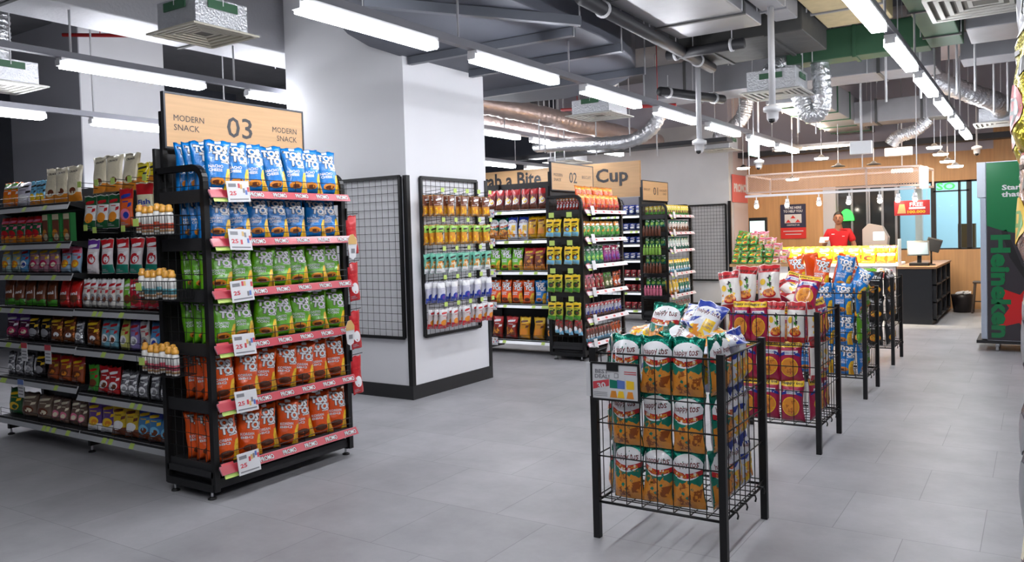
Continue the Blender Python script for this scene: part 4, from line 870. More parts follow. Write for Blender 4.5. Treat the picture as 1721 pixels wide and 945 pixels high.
promo_bin(*B4, 'black wire bin full of black chip bags')
fill_bin(*B4, 'black bin', [[('mt', 3)]]*3, [[('mt', 3)]]*3, [('hr', .5, .2, .93, R(30), R(70), R(30)), ('mt', .35, .3, .92, R(10), R(75), R(10)), ('tg', .55, .4, .92, R(60), R(70), 0), ('hr', .2, .3, .93, 0, R(75), R(20))])

# ------------------------------------------------------------------ far area: produce shelf, lit display, counter
o = thing('produce_stand', 'black and wood stand of green packets by the concrete wall', 'display stand', (-3.45, 12.3, 0))
m = MB(); m.box(-.45, .45, -.32, .32, .95, .99, WALLWOOD); m.build('top_board', o)
m = MB(); m.box(-.43, .43, -.3, .3, .55, .58, WALLWOOD); m.build('lower_board', o)
for x in (-.43, .43):
    for y in (-.3, .3): m = MB(); m.box(x-.018, x+.018, y-.018, y+.018, 0, .95, BLACK); m.build('leg', o)
for j in range(5):
    n_ = 7 - (1 if j > 1 else 0) - (1 if j > 2 else 0) - (1 if j > 3 else 0)
    for i in range(n_):
        for d in range(2 if j else 2):
            key = 'gpk' if i < n_-2 else 'wpk'
            put(key, (-3.84+.118*i+.02*random.random(), 12.04+.11*d+.05*j, .99+.092*j), random.uniform(-.3, .3), f'{DESC[key]}, {ORD[i]} along, {ORD[d]} row back, {("bottom", "second", "third", "fourth", "top")[j]} layer of the green pile', 'packet', f'packets in {("bottom", "second", "third", "fourth", "top")[j]} layer of the green pile', R(random.uniform(10, 40)), random.uniform(-.3, .3), random.uniform(.9, 1.12), k=i+j)
row([('wpk', 9)], -3.86, -3.04, 12.06, .6, 'x', 'the wall side', 'lower board of the produce stand', hz=.15, group='packets on the lower board of the produce stand')
o = thing('lit_display_table', 'white island table carrying glowing yellow snack bags', 'display table', (-2.8, 14.2, 0))
m = MB(); m.box(-.98, .98, -.42, .42, .86, .91, WHITE); m.build('table_top', o, bevel=.01)
m = MB(); m.box(-.94, .94, -.38, .38, .12, .86, mat('table_white', (.7, .66, .68), .5)); m.build('cabinet_body', o)
m = MB(); m.box(-.9, .9, -.34, .34, 0, .12, BLACKP); m.build('base', o)
for d in range(3):
    row([('gld', 7), ('ow' if d == 0 else 'gld', 2)], -3.72, -1.86, 13.86+.22*d, .912+.012*d, 'x', 'the green pile side', f'{("front", "middle", "rear")[d]} row of the lit table', hz=.25, group=f'golden bags in the {("front", "middle", "rear")[d]} row of the lit table')
row([('ow', 2), ('ob', 2)], -2.25, -1.86, 13.9, 1.06, 'x', 'the golden bags', 'upper layer of the lit table', hz=.13, group='orange bags on the lit table')
# counter
o = thing('checkout_counter', 'black checkout counter with a wooden top', 'counter', (-1.52, 14.7, 0))
m = MB(); m.box(-.27, .2, -1.22, 1.2, 0, .84, mat('counter_black', (.012, .013, .016), .35)); m.build('counter_body', o, bevel=.004)
m = MB(); m.box(-.28, .26, -1.25, 1.22, .84, .875, mat('counter_wood', srgb(150, 110, 76), .45)); m.build('counter_top', o, bevel=.003)
for k in range(3):
    m = MB(); y = -1.15+k*.78
    for a in ((y, y+.03, .06, .84), (y+.7, y+.73, .06, .84)): m.box(.2, .25, *a, BLACKP)
    for z in (.06, .32, .58): m.box(.2, .25, y, y+.73, z, z+.02, BLACKP)
    m.build('shelf_bay', o)
o = thing('till_terminal', 'black point of sale screen on the counter top', 'cash register', (-1.5, 13.75, .876))
m = MB(); m.box(-.15, .12, -.1, .12, 0, .045, BLACK); m.obox((-.02, .03, .13), (.03, 0, 0), (0, .02, 0), (0, .02, .1), BLACK); m.build('stand', o, bevel=.006)
m = MB(); m.obox((-.03, -.02, .27), (.15, .03, 0), (.0, .008, .015), (-.01, .06, .1), BLACK); m.build('screen_housing', o, bevel=.006)
m = MB(); m.obox((-.03, -.032, .265), (.13, .026, 0), (.0, .002, .003), (-.01, .052, .086), mat('screen_glass', (.06, .1, .14), .4)); m.build('screen', o)
o = thing('card_reader', 'black card reader on a stalk behind the till screen', 'card reader', (-1.38, 14.0, .876))
m = MB(); m.rod((0, 0, 0), (0, 0, .3), .014, BLACK, 10); m.lathe((0, 0, 0), [(.06, 0), (.06, .012), (.02, .02)], BLACK, 16); m.build('stand', o)
m = MB(); m.obox((.03, 0, .31), (.1, .02, -.03), (0, .016, .01), (.03, .02, .09), BLACK); m.build('reader_head', o, bevel=.006)
m = MB(); m.box(-.006, .006, 0, .3, .0, .42, mat('acrylic', (.5, .55, .6), .1, spec=.6)); tag(m.build('counter_screen', loc=(-1.78, 13.5, .876)), 'thin acrylic screen standing at the counter edge', 'screen')
o = thing('waste_bin', 'black bin heaped with white paper against the wood parapet', 'waste bin', (-1.08, 15.6, 0))
m = MB(); m.lathe((0, 0, 0), [(.13, 0), (.16, .24), (.17, .3), (.165, .3), (.15, .22)], mat('bin_black', (.02, .015, .016), .4), 20); m.build('bin_body', o)
m = MB(); rg = random.Random(3)
for k in range(12): a = rg.uniform(0, 6.28); r_ = rg.uniform(0, .1); m.obox((r_*math.cos(a), r_*math.sin(a), .31+rg.uniform(0, .03)), (.05, rg.uniform(-.02, .02), .01), (0, .04, rg.uniform(-.02, .02)), (0, 0, .006), PAPER)
m.build('crumpled_paper', o)
o = thing('wooden_stool', 'dark wooden stool by the parapet near the green fridge', 'stool', (-.75, 15.55, 0))
m = MB(); m.box(-.16, .16, -.14, .14, .5, .53, mat('stool_wood', (.05, .03, .02), .5)); m.build('seat', o, bevel=.005)
for x in (-1, 1):
    for y in (-1, 1): m = MB(); m.bar((x*.13, y*.11, .5), (x*.17, y*.14, 0), .015, mat('stool_wood', (0, 0, 0))); m.build('leg', o)
m = MB(); m.bar((-.15, -.12, .2), (.15, -.12, .2), .01, mat('stool_wood', (0, 0, 0))); m.build('stretcher', o)
# beer fridge seen from its printed side
o = thing('drinks_fridge', 'tall drinks fridge with green printed side and red star', 'fridge', (-.25, 11.25, 0))
FW = mat('fridge_white', (.62, .66, .74), .35, coat=.2); FG = ink('fridgegreen', 0, 112, 62); FDG = ink('fridgedark', 52, 46, 52)
m = MB(); m.box(-.25, .5, -.33, .35, .12, 2.21, FW); m.build('cabinet_body', o, bevel=.006)
m = MB(); m.box(-.34, -.25, -.34, .35, 1.8, 2.21, FW); m.box(-.31, -.25, -.34, .35, .14, 1.79, mat('door_grey', (.45, .5, .6), .3)); m.build('door', o, bevel=.004)
m = MB(); m.box(-.36, .5, -.35, .35, .09, .125, BLACKP); m.build('base', o)
m = MB(); fy = -.332
def pan(z0, z1, c, d=0): m.flat(([(-.245, z0), (.495, z0), (.495, z1), (-.245, z1)], [(0, 1, 2, 3)]), lambda x, y: (x, fy-d, y), c)
pan(.13, 2.2, FDG); 
m.flat(([(-.245, 1.55)]+[(-.245+.74*k/12, 1.47-.1*math.sin(PI*k/12)) for k in range(13)]+[(.495, 2.2), (-.245, 2.2)], [tuple(range(16))]), lambda x, y: (x, fy-.001, y), FG)
m.flat(([(-.1, 1.4), (-.05, 1.42), (.1, 1.0), (.2, .9), (.12, .85), (-.02, 1.1)], [tuple(range(6))]), lambda x, y: (x, fy-.001, y), ink('bottleshade', 28, 26, 26))
st = [(.12+(.36 if k % 2 == 0 else .15)*math.sin(k*PI/5+.35), .5+(.42 if k % 2 == 0 else .17)*math.cos(k*PI/5+.35)) for k in range(10)]
st = [(min(.495, max(-.245, x)), max(.14, y)) for x, y in st]; m.flat((st, [tuple(range(10))]), lambda x, y: (x, fy-.002, y), ink('starred', 200, 20, 25))
fo = lambda x, y: (x, fy-.003, y); m.flat(fit('Star', .0, 1.905, .18, .06, .03), fo, PAPER); m.flat(fit('that f', .03, 1.825, .25, .06, .03), fo, PAPER); m.flat(fit('am', .14, 1.68, .15, .08, .03), fo, PAPER)
tv = fit('Heineken', 0, 0, 1.2, .2, .045, -PI/2); m.flat(([(x-.11, y+.76) for x, y in tv[0]], tv[1]), lambda x, y: (x, fy-.004, y), FG); m.build('side_print', o)
for x in (-.15, .4):
    m = MB(); m.lathe((x, -.28, .035), [(.035, -.015), (.035, .015)], mat('castor', (.5, .5, .52), .4), 14, 'x'); m.box(x-.02, x+.02, -.3, -.26, .05, .09, SILVER); m.build('castor', o)
for x in (-.15, .4):
    m = MB(); m.lathe((x, .28, .035), [(.035, -.015), (.035, .015)], mat('castor', (.5, .5, .52), .4), 14, 'x'); m.box(x-.02, x+.02, .26, .3, .05, .09, SILVER); m.build('castor', o)
# digital kiosk and grey scale beside the man
o = thing('digital_kiosk', 'slim screen kiosk by the wooden wall behind the green pile', 'kiosk', (-4.3, 14.9, 0))
m = MB(); m.box(-.16, .16, -.04, .04, .1, 1.72, BLACK); m.box(-.22, .22, -.18, .18, 0, .04, BLACK); m.build('stand', o); m = MB(); m.box(-.14, .13, -.045, -.04, 1.1, 1.66, mat('kiosk_screen', (.55, .8, .75), .3, emit=.5)); m.build('screen', o)
o = thing('label_scale', 'pale grey weighing scale with a screen beside the man', 'scale', (-2.42, 15.6, 0))
m = MB(); m.box(-.2, .2, -.15, .15, 0, 1.1, WHITE); m.prism([(-.2, 1.1), (.2, 1.1), (.22, 1.3), (.12, 1.5), (-.1, 1.55), (-.2, 1.45)], -.12, .12, mat('scale_grey', (.5, .45, .42), .5), 'y'); m.build('scale_body', o, bevel=.01)
m = MB(); m.box(-.02, .16, -.125, -.12, 1.25, 1.4, mat('scale_screen', (.7, .9, .95), .3, emit=.5)); m.build('screen', o)
# ------------------------------------------------------------------ man in a red polo shirt
def skin_mesh(name, pts, edges, mt, parent, sub=2, root=0, extra=None, voxel=None):
    me = bpy.data.meshes.new(name); me.from_pydata([p[:3] for p in pts], edges, [])
    o = bpy.data.objects.new(name, me); col.objects.link(o)
    s = o.modifiers.new('skin', 'SKIN'); s.use_smooth_shade = True
    for i, p in enumerate(pts):
        d = me.skin_vertices[0].data[i]; d.radius = (p[3], p[4] if len(p) > 4 else p[3]); d.use_root = (i == root)
    u = o.modifiers.new('sub', 'SUBSURF'); u.levels = u.render_levels = sub
    bpy.context.view_layer.update(); dg = bpy.context.evaluated_depsgraph_get(); ev = bpy.data.meshes.new_from_object(o.evaluated_get(dg))
    bpy.data.objects.remove(o)
    b = bmesh.new(); b.from_mesh(ev)
    for (c, r, sc_) in (extra or []):
        bmesh.ops.create_uvsphere(b, u_segments=20, v_segments=14, radius=r, matrix=Matrix.Translation(c) @ Matrix.Diagonal((*sc_, 1)))
    b.to_mesh(ev); b.free(); ev.materials.clear(); ev.materials.append(mt)
    for p in ev.polygons: p.use_smooth = True; p.material_index = 0
    q = link(name, ev, parent)
    if voxel: r = q.modifiers.new('remesh', 'REMESH'); r.mode = 'VOXEL'; r.voxel_size = voxel; r.use_smooth_shade = True
    return q
SKIN = mat('skin', srgb(168, 118, 90), .5); REDS = mat('red_polo', srgb(205, 22, 30), .7); HAIR = mat('hair', (.012, .01, .009), .6); TRO = mat('trousers', (.02, .02, .025), .8)
pn = thing('person', 'man in a red polo shirt looking down at white paper behind the lit table', 'person', (-2.98, 15.3, 0), R(8))
P = [(0, 0, .93, .13, .1), (0, 0, 1.12, .12, .09), (0, -.01, 1.33, .15, .1), (0, -.02, 1.47, .07, .06), (0, -.035, 1.53, .062), (0, -.05, 1.58, .062),
     (-.17, 0, 1.42, .05), (-.25, -.01, 1.18, .042), (-.21, -.2, 1.22, .034), (-.19, -.27, 1.25, .026), (-.185, -.315, 1.265, .022),
     (.17, 0, 1.42, .05), (.26, .0, 1.16, .042), (.25, -.12, .96, .032), (.25, -.16, .9, .026), (.25, -.185, .865, .022),
     (-.1, 0, .85, .085), (-.11, -.01, .48, .055), (-.11, .02, .1, .04), (-.11, -.12, .04, .035), (.1, 0, .85, .085), (.11, -.01, .48, .055), (.11, .02, .1, .04), (.11, -.12, .04, .035)]
Ed = [(0, 1), (1, 2), (2, 3), (3, 4), (4, 5), (2, 6), (6, 7), (7, 8), (8, 9), (9, 10), (2, 11), (11, 12), (12, 13), (13, 14), (14, 15), (0, 16), (16, 17), (17, 18), (18, 19), (0, 20), (20, 21), (21, 22), (22, 23)]
for h, (hx, hy, hz, s_) in enumerate(((-.185, -.315, 1.265, 1), (.25, -.185, .865, -1))):
    b0 = 10 if h == 0 else 15
    for f in range(4):
        i0 = len(P); off = (-.024+.016*f); L1 = (.034, .038, .036, .03)[f]
        if h == 0: P += [(hx+off, hy-.02, hz+.006, .009), (hx+off, hy-.02-L1, hz+.004, .008), (hx+off, hy-.03-L1, hz-.016, .0075)]
        else: P += [(hx, hy+off, hz-.022, .009), (hx-.004, hy+off-.004, hz-.022-L1, .008), (hx-.012, hy+off-.012, hz-.03-L1, .0075)]
        Ed += [(b0, i0), (i0, i0+1), (i0+1, i0+2)]
    i0 = len(P)
    if h == 0: P += [(hx+.032, hy+.005, hz+.008, .0095), (hx+.042, hy-.022, hz+.014, .0085)]
    else: P += [(hx, hy-.034, hz+.0, .0095), (hx-.004, hy-.044, hz-.026, .0085)]
    Ed += [(b0-1, i0), (i0, i0+1)]
hc = Vector((0, -.065, 1.655))
skin_mesh('body', P, Ed, SKIN, pn, 2, 0, [(hc, .1, (.78, .92, 1.12)), (hc+Vector((0, -.03, -.06)), .06, (.85, .8, .8)), (hc+Vector((0, -.098, -.015)), .016, (.8, 1.2, 1.6)), (hc+Vector((-.08, .01, -.01)), .022, (.5, .8, 1.3)), (hc+Vector((.08, .01, -.01)), .022, (.5, .8, 1.3))], voxel=.006)
S = [(0, 0, .9, .15, .115), (0, 0, 1.12, .14, .105), (0, -.01, 1.33, .17, .115), (0, -.015, 1.45, .1, .075), (0, -.025, 1.5, .062), (-.17, 0, 1.42, .07), (-.235, -.005, 1.24, .068), (.17, 0, 1.42, .07), (.24, 0, 1.23, .068)]
skin_mesh('polo_shirt', S, [(0, 1), (1, 2), (2, 3), (3, 4), (2, 5), (5, 6), (2, 7), (7, 8)], REDS, pn, 2)
T_ = [(0, 0, .95, .145, .11), (-.1, 0, .84, .1), (-.11, -.01, .48, .075), (-.11, .02, .1, .06), (.1, 0, .84, .1), (.11, -.01, .48, .075), (.11, .02, .1, .06)]
skin_mesh('trousers', T_, [(0, 1), (1, 2), (2, 3), (0, 4), (4, 5), (5, 6)], TRO, pn, 2)
for x in (-.11, .11): m = MB(); m.obox((x, -.06, .035), (.045, 0, 0), (0, .13, 0), (0, 0, .035), BLACKP); m.build('shoe', pn, bevel=.02)
me = bpy.data.meshes.new('hair'); b_ = bmesh.new(); bmesh.ops.create_uvsphere(b_, u_segments=24, v_segments=16, radius=.107, matrix=Matrix.Translation(hc+Vector((0, .01, .012))) @ Matrix.Diagonal((.8, .93, 1.1, 1)))
bmesh.ops.delete(b_, geom=[v for v in b_.verts if v.co.z < hc.z+.045-(.09 if v.co.y > hc.y+.0 else 0) or (v.co.y < hc.y-.06 and v.co.z < hc.z+.06)], context='VERTS'); b_.to_mesh(me); b_.free(); me.materials.append(HAIR)
hr_ = link('hair', me, pn); so = hr_.modifiers.new('s', 'SOLIDIFY'); so.thickness = .012
m = MB()
for x in (-.03, .03): m.lathe(hc+Vector((x, -.088, .008)), [(.002, -.004), (.008, 0), (.002, .004)], HAIR, 8, 'y'); m.box(hc.x+x-.016, hc.x+x+.016, hc.y-.092, hc.y-.086, hc.z+.024, hc.z+.03, HAIR)
m.build('eyebrow', pn); m = MB(); m.obox(hc+Vector((0, -.091, -.055)), (.022, 0, 0), (0, .003, 0), (0, 0, .004), mat('lips', srgb(110, 60, 55), .5)); m.build('mouth', pn)
m = MB(); m.obox((-.09, -.125, 1.38), (.025, .006, 0), (0, .003, 0), (0, 0, .008), PAPER); m.obox((.08, -.125, 1.34), (.02, .004, 0), (0, .003, 0), (0, 0, .005), PAPER); m.build('shirt_print', pn)
m = MB(); m.obox((0, 0, 0), (.075, .01, 0), (0, .04, .05), (0, -.001, .001), PAPER); o = m.build('paper_sheet', loc=(-3.16, 14.955, 1.285)); tag(o, 'white sheet of paper in the hand of the man in red', 'paper')

# ------------------------------------------------------------------ ceiling services
RAIL = mat('rail_grey', (.22, .22, .25), .45, .4); RODM = mat('rod_white', (.55, .55, .57), .45)
SOLID = []
def ztop(x, y, z, e=.02):
    """height of the first duct or the ceiling above a point"""
    t = 4.5
    for (x0, x1, y0, y1, z0) in SOLID:
        if x0-e < x < x1+e and y0-e < y < y1+e and z < z0: t = min(t, z0-.016)
    return t
GALV = mat('galvanised', (.42, .42, .44), .42, .7, var=.12, vscale=5, bump=.1, bscale=6); GALVD = mat('galvanised_dull', (.3, .3, .32), .6, .3, var=.15, vscale=4)
SLAB = mat('slate_duct', (.1, .107, .135), .6, .1, var=.12, vscale=2); DK = mat('dark_lagging', (.05, .05, .048), .6, var=.3, vscale=6, bump=.4, bscale=6)
FOIL = mat('foil', (.7, .71, .74), .28, .9, bump=.7, bscale=35); GREENP = mat('green_paint', (.035, .11, .055), .55, var=.2, vscale=4); PIPEB = mat('black_pipe', (.03, .03, .034), .5)
GRID = mat('diffuser_grey', (.55, .54, .5), .5); WOOLY = mat('yellowed_lagging', (.55, .44, .25), .7, var=.2, vscale=10)
def duct(label, x0, x1, y0, y1, z0, z1, mt, seam='y', n=4, sm=None, name='air_duct'):
    SOLID.append((x0, x1, y0, y1, z0)); o = thing(name, label, 'duct', ((x0+x1)/2, (y0+y1)/2, z0)); hx = (x1-x0)/2; hy = (y1-y0)/2
    m = MB(); m.box(-hx, hx, -hy, hy, 0, z1-z0, mt); m.build('duct_body', o, bevel=.01)
    L_ = 2*(hy if seam == 'y' else hx)
    for i in range(n):
        t = -L_/2+L_*(i+.5)/n; m = MB(); e = .014
        if seam == 'y': m.box(-hx-e, hx+e, t-.018, t+.018, -e, z1-z0+e, sm or mt)
        else: m.box(t-.018, t+.018, -hy-e, hy+e, -e, z1-z0+e, sm or mt)
        m.build('flange', o)
    for i in range(2):
        t = -L_/2+L_*(.2+.6*i)
        for s_ in (-1, 1):
            m = MB(); p = (s_*(hx+.02), t) if seam == 'y' else (t, s_*(hy+.02)); m.rod((*p, -.01), (*p, 4.5-z0), .006, RODM, 5); m.build('hanger_rod', o)
    return o
o = thing('curved_duct_plenum', 'wide slate grey duct with a rounded corner above the white column', 'duct', (0, 0, 3.2))
out = [(-4.2, 3.9), (-3.16, 3.9), (-3.14, 6.3), (-3.18, 6.8), (-3.28, 7.25), (-3.45, 7.72), (-3.75, 8.2), (-4.2, 8.6), (-4.9, 8.85), (-5.5, 8.75), (-5.75, 8.2), (-5.75, 7.0), (-5.3, 6.4), (-4.95, 5.8), (-4.9, 5.3), (-4.74, 4.88), (-4.5, 4.5), (-4.3, 4.2)]
m = MB(); SOLID.append((-5.75, -3.14, 3.9, 8.8, 3.2)); m.prism(out, 0, .6, SLAB); m.build('duct_body', o, bevel=.015)
for (p, q) in (((-3.91, 4.19), (-2.97, 5.61)), ((-4.88, 5.83), (-3.16, 5.86)), ((-4.8, 6.68), (-3.1, 6.64)), ((-5.4, 7.75), (-3.35, 7.72))):
    m = MB(); m.bar((*p, -.04), (*q, -.04), .035, mat('channel_grey', (.13, .14, .165), .45, .3), wide=.03); m.build('support_channel', o)
    for t in (p, q): m = MB(); m.rod((*t, -.08), (*t, 1.2), .007, RODM, 5); m.build('hanger_rod', o)
duct('big silver duct running back beside the bin lamp row', -2.86, -2.07, 4.2, 7.4, 3.34, 4.0, GALV, 'y', 3, mat('flange_dark', (.08, .08, .08), .5))
duct('long pale underside duct at the upper left over aisle 03'.replace(' at the upper left', ''), -7.12, -6.53, .6, 7.6, 3.47, 4.1, mat('galv_bright', (.6, .6, .63), .45, .5, bump=.2, bscale=30), 'y', 4, mat('flange_dark', (0, 0, 0)))
duct('dark lagged duct crossing behind the big silver duct', -3.1, -1.8, 7.75, 8.8, 3.33, 3.7, DK, 'x', 2, DK)
duct('grey duct crossing over the third bin', -4.5, -.95, 10.3, 10.95, 3.3, 3.75, GALVD, 'x', 3, mat('flange_dark', (0, 0, 0)))
duct('green painted beam-like duct across the ceiling', -2.3, -.9, 9.15, 9.45, 3.3, 3.62, GREENP, 'x', 1, GREENP)
duct('green painted duct running back towards the shop front', -.9, -.6, 6.0, 9.3, 3.3, 3.6, GREENP, 'y', 3, mat('flange_dark', (0, 0, 0)))
duct('grey duct beyond the green one over the aisle', -.55, 3.0, 8.75, 9.5, 3.32, 3.75, GALV, 'x', 3)
duct('second grey duct crossing near the fridge', -.7, 3.0, 10.2, 10.7, 3.3, 3.6, GALVD, 'x', 3)
duct('warm lit duct running back over the green pile', -3.1, -2.45, 11.2, 15.9, 3.2, 3.6, GALV, 'y', 5, GREENP)
duct('warm lit duct crossing over the counter', -2.45, -1.15, 13.9, 14.4, 3.15, 3.5, GALV, 'x', 2, mat('flange_dark', (0, 0, 0)))
duct('yellowed lagged duct above the bin lamp row', -1.75, -1.15, 4.6, 8.6, 3.5, 3.85, WOOLY, 'y', 3, GALVD)
duct('tall silver duct beside the yellowed one', -2.0, -1.8, 5.0, 7.6, 3.4, 4.2, GALVD, 'y', 3)
def flex(label, pts, r, mt=FOIL, seg=40):
    pts = [Vector(p) for p in pts]; out = []; n = len(pts)
    for i in range(n-1):
        p0, p1, p2, p3 = pts[max(i-1, 0)], pts[i], pts[i+1], pts[min(i+2, n-1)]
        for k in range(seg//(n-1)*2):
            t = k/(seg//(n-1)*2); out.append(.5*((2*p1)+(-p0+p2)*t+(2*p0-5*p1+4*p2-p3)*t*t+(-p0+3*p1-3*p2+p3)*t**3))
    out.append(pts[-1]); m = MB(); m.pipe(out, r, mt, 16, rf=lambda i: r*(1+.06*math.sin(i*2.1)+.03*math.sin(i*.7)))
    if label is None: return m
    o = m.build('flexible_duct'); return tag(o, label, 'duct')
flex('silver flexible duct looping down from the dark duct', [(-2.05, 9.3, 3.75), (-1.98, 9.35, 3.2), (-2.0, 9.4, 2.82), (-2.13, 9.4, 2.78), (-2.22, 9.38, 3.0), (-2.28, 9.3, 3.28), (-2.4, 9.2, 3.34), (-2.47, 9.1, 3.2)], .1, seg=70)
flex('long silver flexible duct curving over rack 02', [(-4.5, 11, 3.5), (-4.56, 11, 3.2), (-4.75, 11, 2.97), (-5.1, 11, 2.86), (-5.7, 11, 2.88), (-6.3, 11.2, 2.93), (-7, 11.6, 3.0)], .1)
flex('short silver flexible duct over the concrete wall', [(-4.1, 13.7, 3.7), (-4.2, 13.7, 3.4), (-4.45, 13.7, 3.2), (-4.65, 13.8, 3.1)], .12)
flex('silver flexible duct sagging beside the fridge row', [(-1.3, 12.4, 3.6), (-1.05, 12.5, 3.42), (-.7, 12.7, 3.25), (-.45, 13.0, 3.15), (-.42, 13.5, 3.1)], .13)
flex('flexible duct drooping above the counter', [(-1.4, 14.1, 3.15), (-1.6, 14.1, 2.98), (-1.85, 14.1, 2.9), (-1.95, 14.1, 2.78)], .1)
PINKD = mat('pinkish_foil', (.62, .5, .47), .35, .7, bump=.3, bscale=20)
for x in (-6.1, -6.95): flex(f'pinkish round duct beyond the column, {"aisle" if x > -6.3 else "wall"} side one', [(x, 7.6, 3.25), (x, 10, 3.27), (x-.05, 12, 3.27), (x-.1, 14.8, 3.27)], .14, PINKD, 60)
# ------------------------------------------------------------------ fluorescent rows
TUBE = mat('tube_glow', (.93, .95, 1), .4, emit=TUBE_E); HOUS = mat('lamp_housing', (.7, .7, .72), .4)
tm = MB(); tm.box(-.045, .045, .02, 1.18, -.04, .012, TUBE); tmesh = tm.mesh('tube')
hm = MB(); hm.box(-.04, .04, 0, 1.2, .0125, .04, HOUS); hm.box(-.034, .034, -.012, .019, -.026, .02, HOUS); hm.box(-.034, .034, 1.181, 1.212, -.026, .02, HOUS); hmesh = hm.mesh('housing')
rows_ = {'over the bins': (-.86, 2.81, 1., [-.45, 1.2, 2.97, 4.62, 6.27, 7.9, 9.55, 11.2, 12.85], 14.2), 'in front of the column': (-3.40, 2.81, 1., [-.3, 1.42, 3.12, 4.76, 6.45, 8.1, 9.72, 11.4, 12.9], 14.4),
         'over the 03 run': (-6.6, 3.01, 1.12, [3.51, 5.36, 7.2, 9.05, 10.75, 12.7], 14.3), 'outermost': (-8.12, 2.81, 1., [2.95, 4.62, 6.3, 8.0, 9.7, 11.4, 13.0], 14.5)}
for rn, (x, zl, ls, ys, yend) in rows_.items():
    o = thing('lighting_rail', f'grey ceiling rail of the lamp row {rn}', 'light rail', (x, 0, zl+.06))
    m = MB(); m.box(-.03, .03, -1.5, yend, -.018, .035, RAIL); m.build('rail_channel', o)
    for y in [ys[0]-3.1+1.6*i for i in range(40)]:
        if y > yend: break
        m = MB(); m.rod((0, y, .035), (0, y, ztop(x, y, zl)-zl-.06), .009, RODM, 6); m.build('hanger_rod', o)
    for i, y in enumerate(ys):
        l_ = thing('fluorescent_lamp', f'lit fluorescent lamp, {ORD[i]} along the row {rn}', 'ceiling lamp', (x, y, zl), 0, f'fluorescent lamps {rn}')
        link('tube', tmesh, l_); link('housing', hmesh, l_); l_.scale = (1, ls, 1)

for k, (p, q, r_) in enumerate((((-2.84, 5.4, 3.27), (-2.95, 8.6, 3.27), .055), ((-3.08, 7.66, 3.26), (-2.3, 7.62, 3.26), .05), ((-3.35, 8.1, 3.0), (-3.0, 9.1, 3.0), .05))):
    o = thing('drain_pipe', ('long black pipe slanting past the silver duct', 'black pipe under the dark lagged duct', 'short black pipe with a white clamp')[k], 'pipe', p); d = Vector(q)-Vector(p)
    m = MB(); m.rod((0, 0, 0), d, r_, PIPEB, 14); m.build('pipe_run', o)
    for t in (.12, .85):
        m = MB(); c = d*t; dn = d.normalized()*.012; m.rod(c-dn, c+dn, r_*1.25, RODM, 16); m.build('clamp_ring', o); m = MB(); cw = Vector(p)+c; m.rod(c+Vector((0, 0, r_)), c+Vector((0, 0, ztop(cw.x, cw.y, p[2])-p[2])), .005, RODM, 5); m.build('hanger_rod', o)
RP = mat('red_pipe', (.35, .02, .02), .4)
for k, (p, q) in enumerate((((-5.4, 9.6, 3.2), (-3.8, 9.7, 3.1)), ((-9.3, 5.0, 3.95), (-7.3, 6.8, 3.95)), ((-3.4, 8.2, 3.9), (-2.2, 8.2, 3.9)))):
    m = MB(); m.rod(p, q, .022, RP, 8)
    for t in (.15, .85):
        w_ = Vector(p)*(1-t)+Vector(q)*t; m.rod(w_, (w_.x, w_.y, min(4.09, ztop(w_.x, w_.y, w_.z))), .006, RP, 6)
    tag(m.build('sprinkler_pipe'), ('red sprinkler pipe over rack 02', 'red sprinkler pipe in the dark ceiling behind the 03 sign', 'red sprinkler pipe behind the big silver duct')[k], 'pipe')
PLN = mat('plenum_foil', (.62, .63, .66), .35, .6, bump=.5, bscale=60, var=.1, vscale=40)
def diffuser(cx, cy, z, label, s=.3, h=.2, duct_pts=None, beige=False):
    o = thing('air_diffuser', label, 'air diffuser', (cx, cy, z)); g = mat('diffuser_beige', (.5, .47, .38), .5) if beige else GRID; i_ = s*.86
    m = MB(); m.box(-i_, i_, -i_, i_, .02, .02+h, PLN); m.build('plenum_box', o, bevel=.006)
    m = MB()
    for k in range(5):
        a = s*(1.08-.19*k); w_ = .028; zz = .004*k
        for (x0, x1, y0, y1) in ((-a, a, -a, -a+w_), (-a, a, a-w_, a), (-a, -a+w_, -a+w_, a-w_), (a-w_, a, -a+w_, a-w_)): m.box(x0, x1, y0, y1, zz, zz+.012, g)
    m.box(-s*1.0, s*1.0, -s*1.0, s*1.0, .0185, .02, mat('diffuser_dark', (.16, .15, .13), .8)); m.build('louvre_grille', o)
    for x, y in ((i_+.01, 0), (0, -i_-.01)):
        m = MB(); m.box(x-(.004 if x else .12), x+(.004 if x else .12), y-(.12 if x else .004), y+(.12 if x else .004), .14, .2, GREENP); m.build('hanger_bracket', o)
        m = MB(); m.rod((x, y, .17), (x, y, ztop(cx+x, cy+y, z)-z), .006, RODM, 5); m.build('hanger_rod', o)
    if duct_pts: m = flex(None, duct_pts, .1); m.build('flexible_duct', o)
    return o
diffuser(-4.95, 3.66, 2.985, 'foil-wrapped beige ceiling diffuser over the 03 sign', .25, .2, [(0, 0, .2), (.02, .03, .4), (-.1, .1, .7), (-.3, .2, 1.2)], True)
diffuser(-7.85, 3.62, 2.985, 'foil-wrapped ceiling diffuser over the outer unit of aisle 03', .28, .2, [(0, 0, .2), (0, .02, .5), (-.1, .05, 1.2)])
diffuser(-4.62, 9.2, 2.98, 'foil-wrapped ceiling diffuser over rack 02', .3, .18, [(0, 0, .18), (0, .1, .35), (.1, .2, .5)])
diffuser(-7.6, 13.7, 2.9, 'foil-wrapped ceiling diffuser above the Grab a Bite banner', .33, .22)
diffuser(-2.36, 9.0, 2.96, 'grey ceiling diffuser under the looping silver duct', .3, .22)
diffuser(-4.65, 13.9, 2.9, 'small grey ceiling diffuser before the concrete wall', .28, .2)
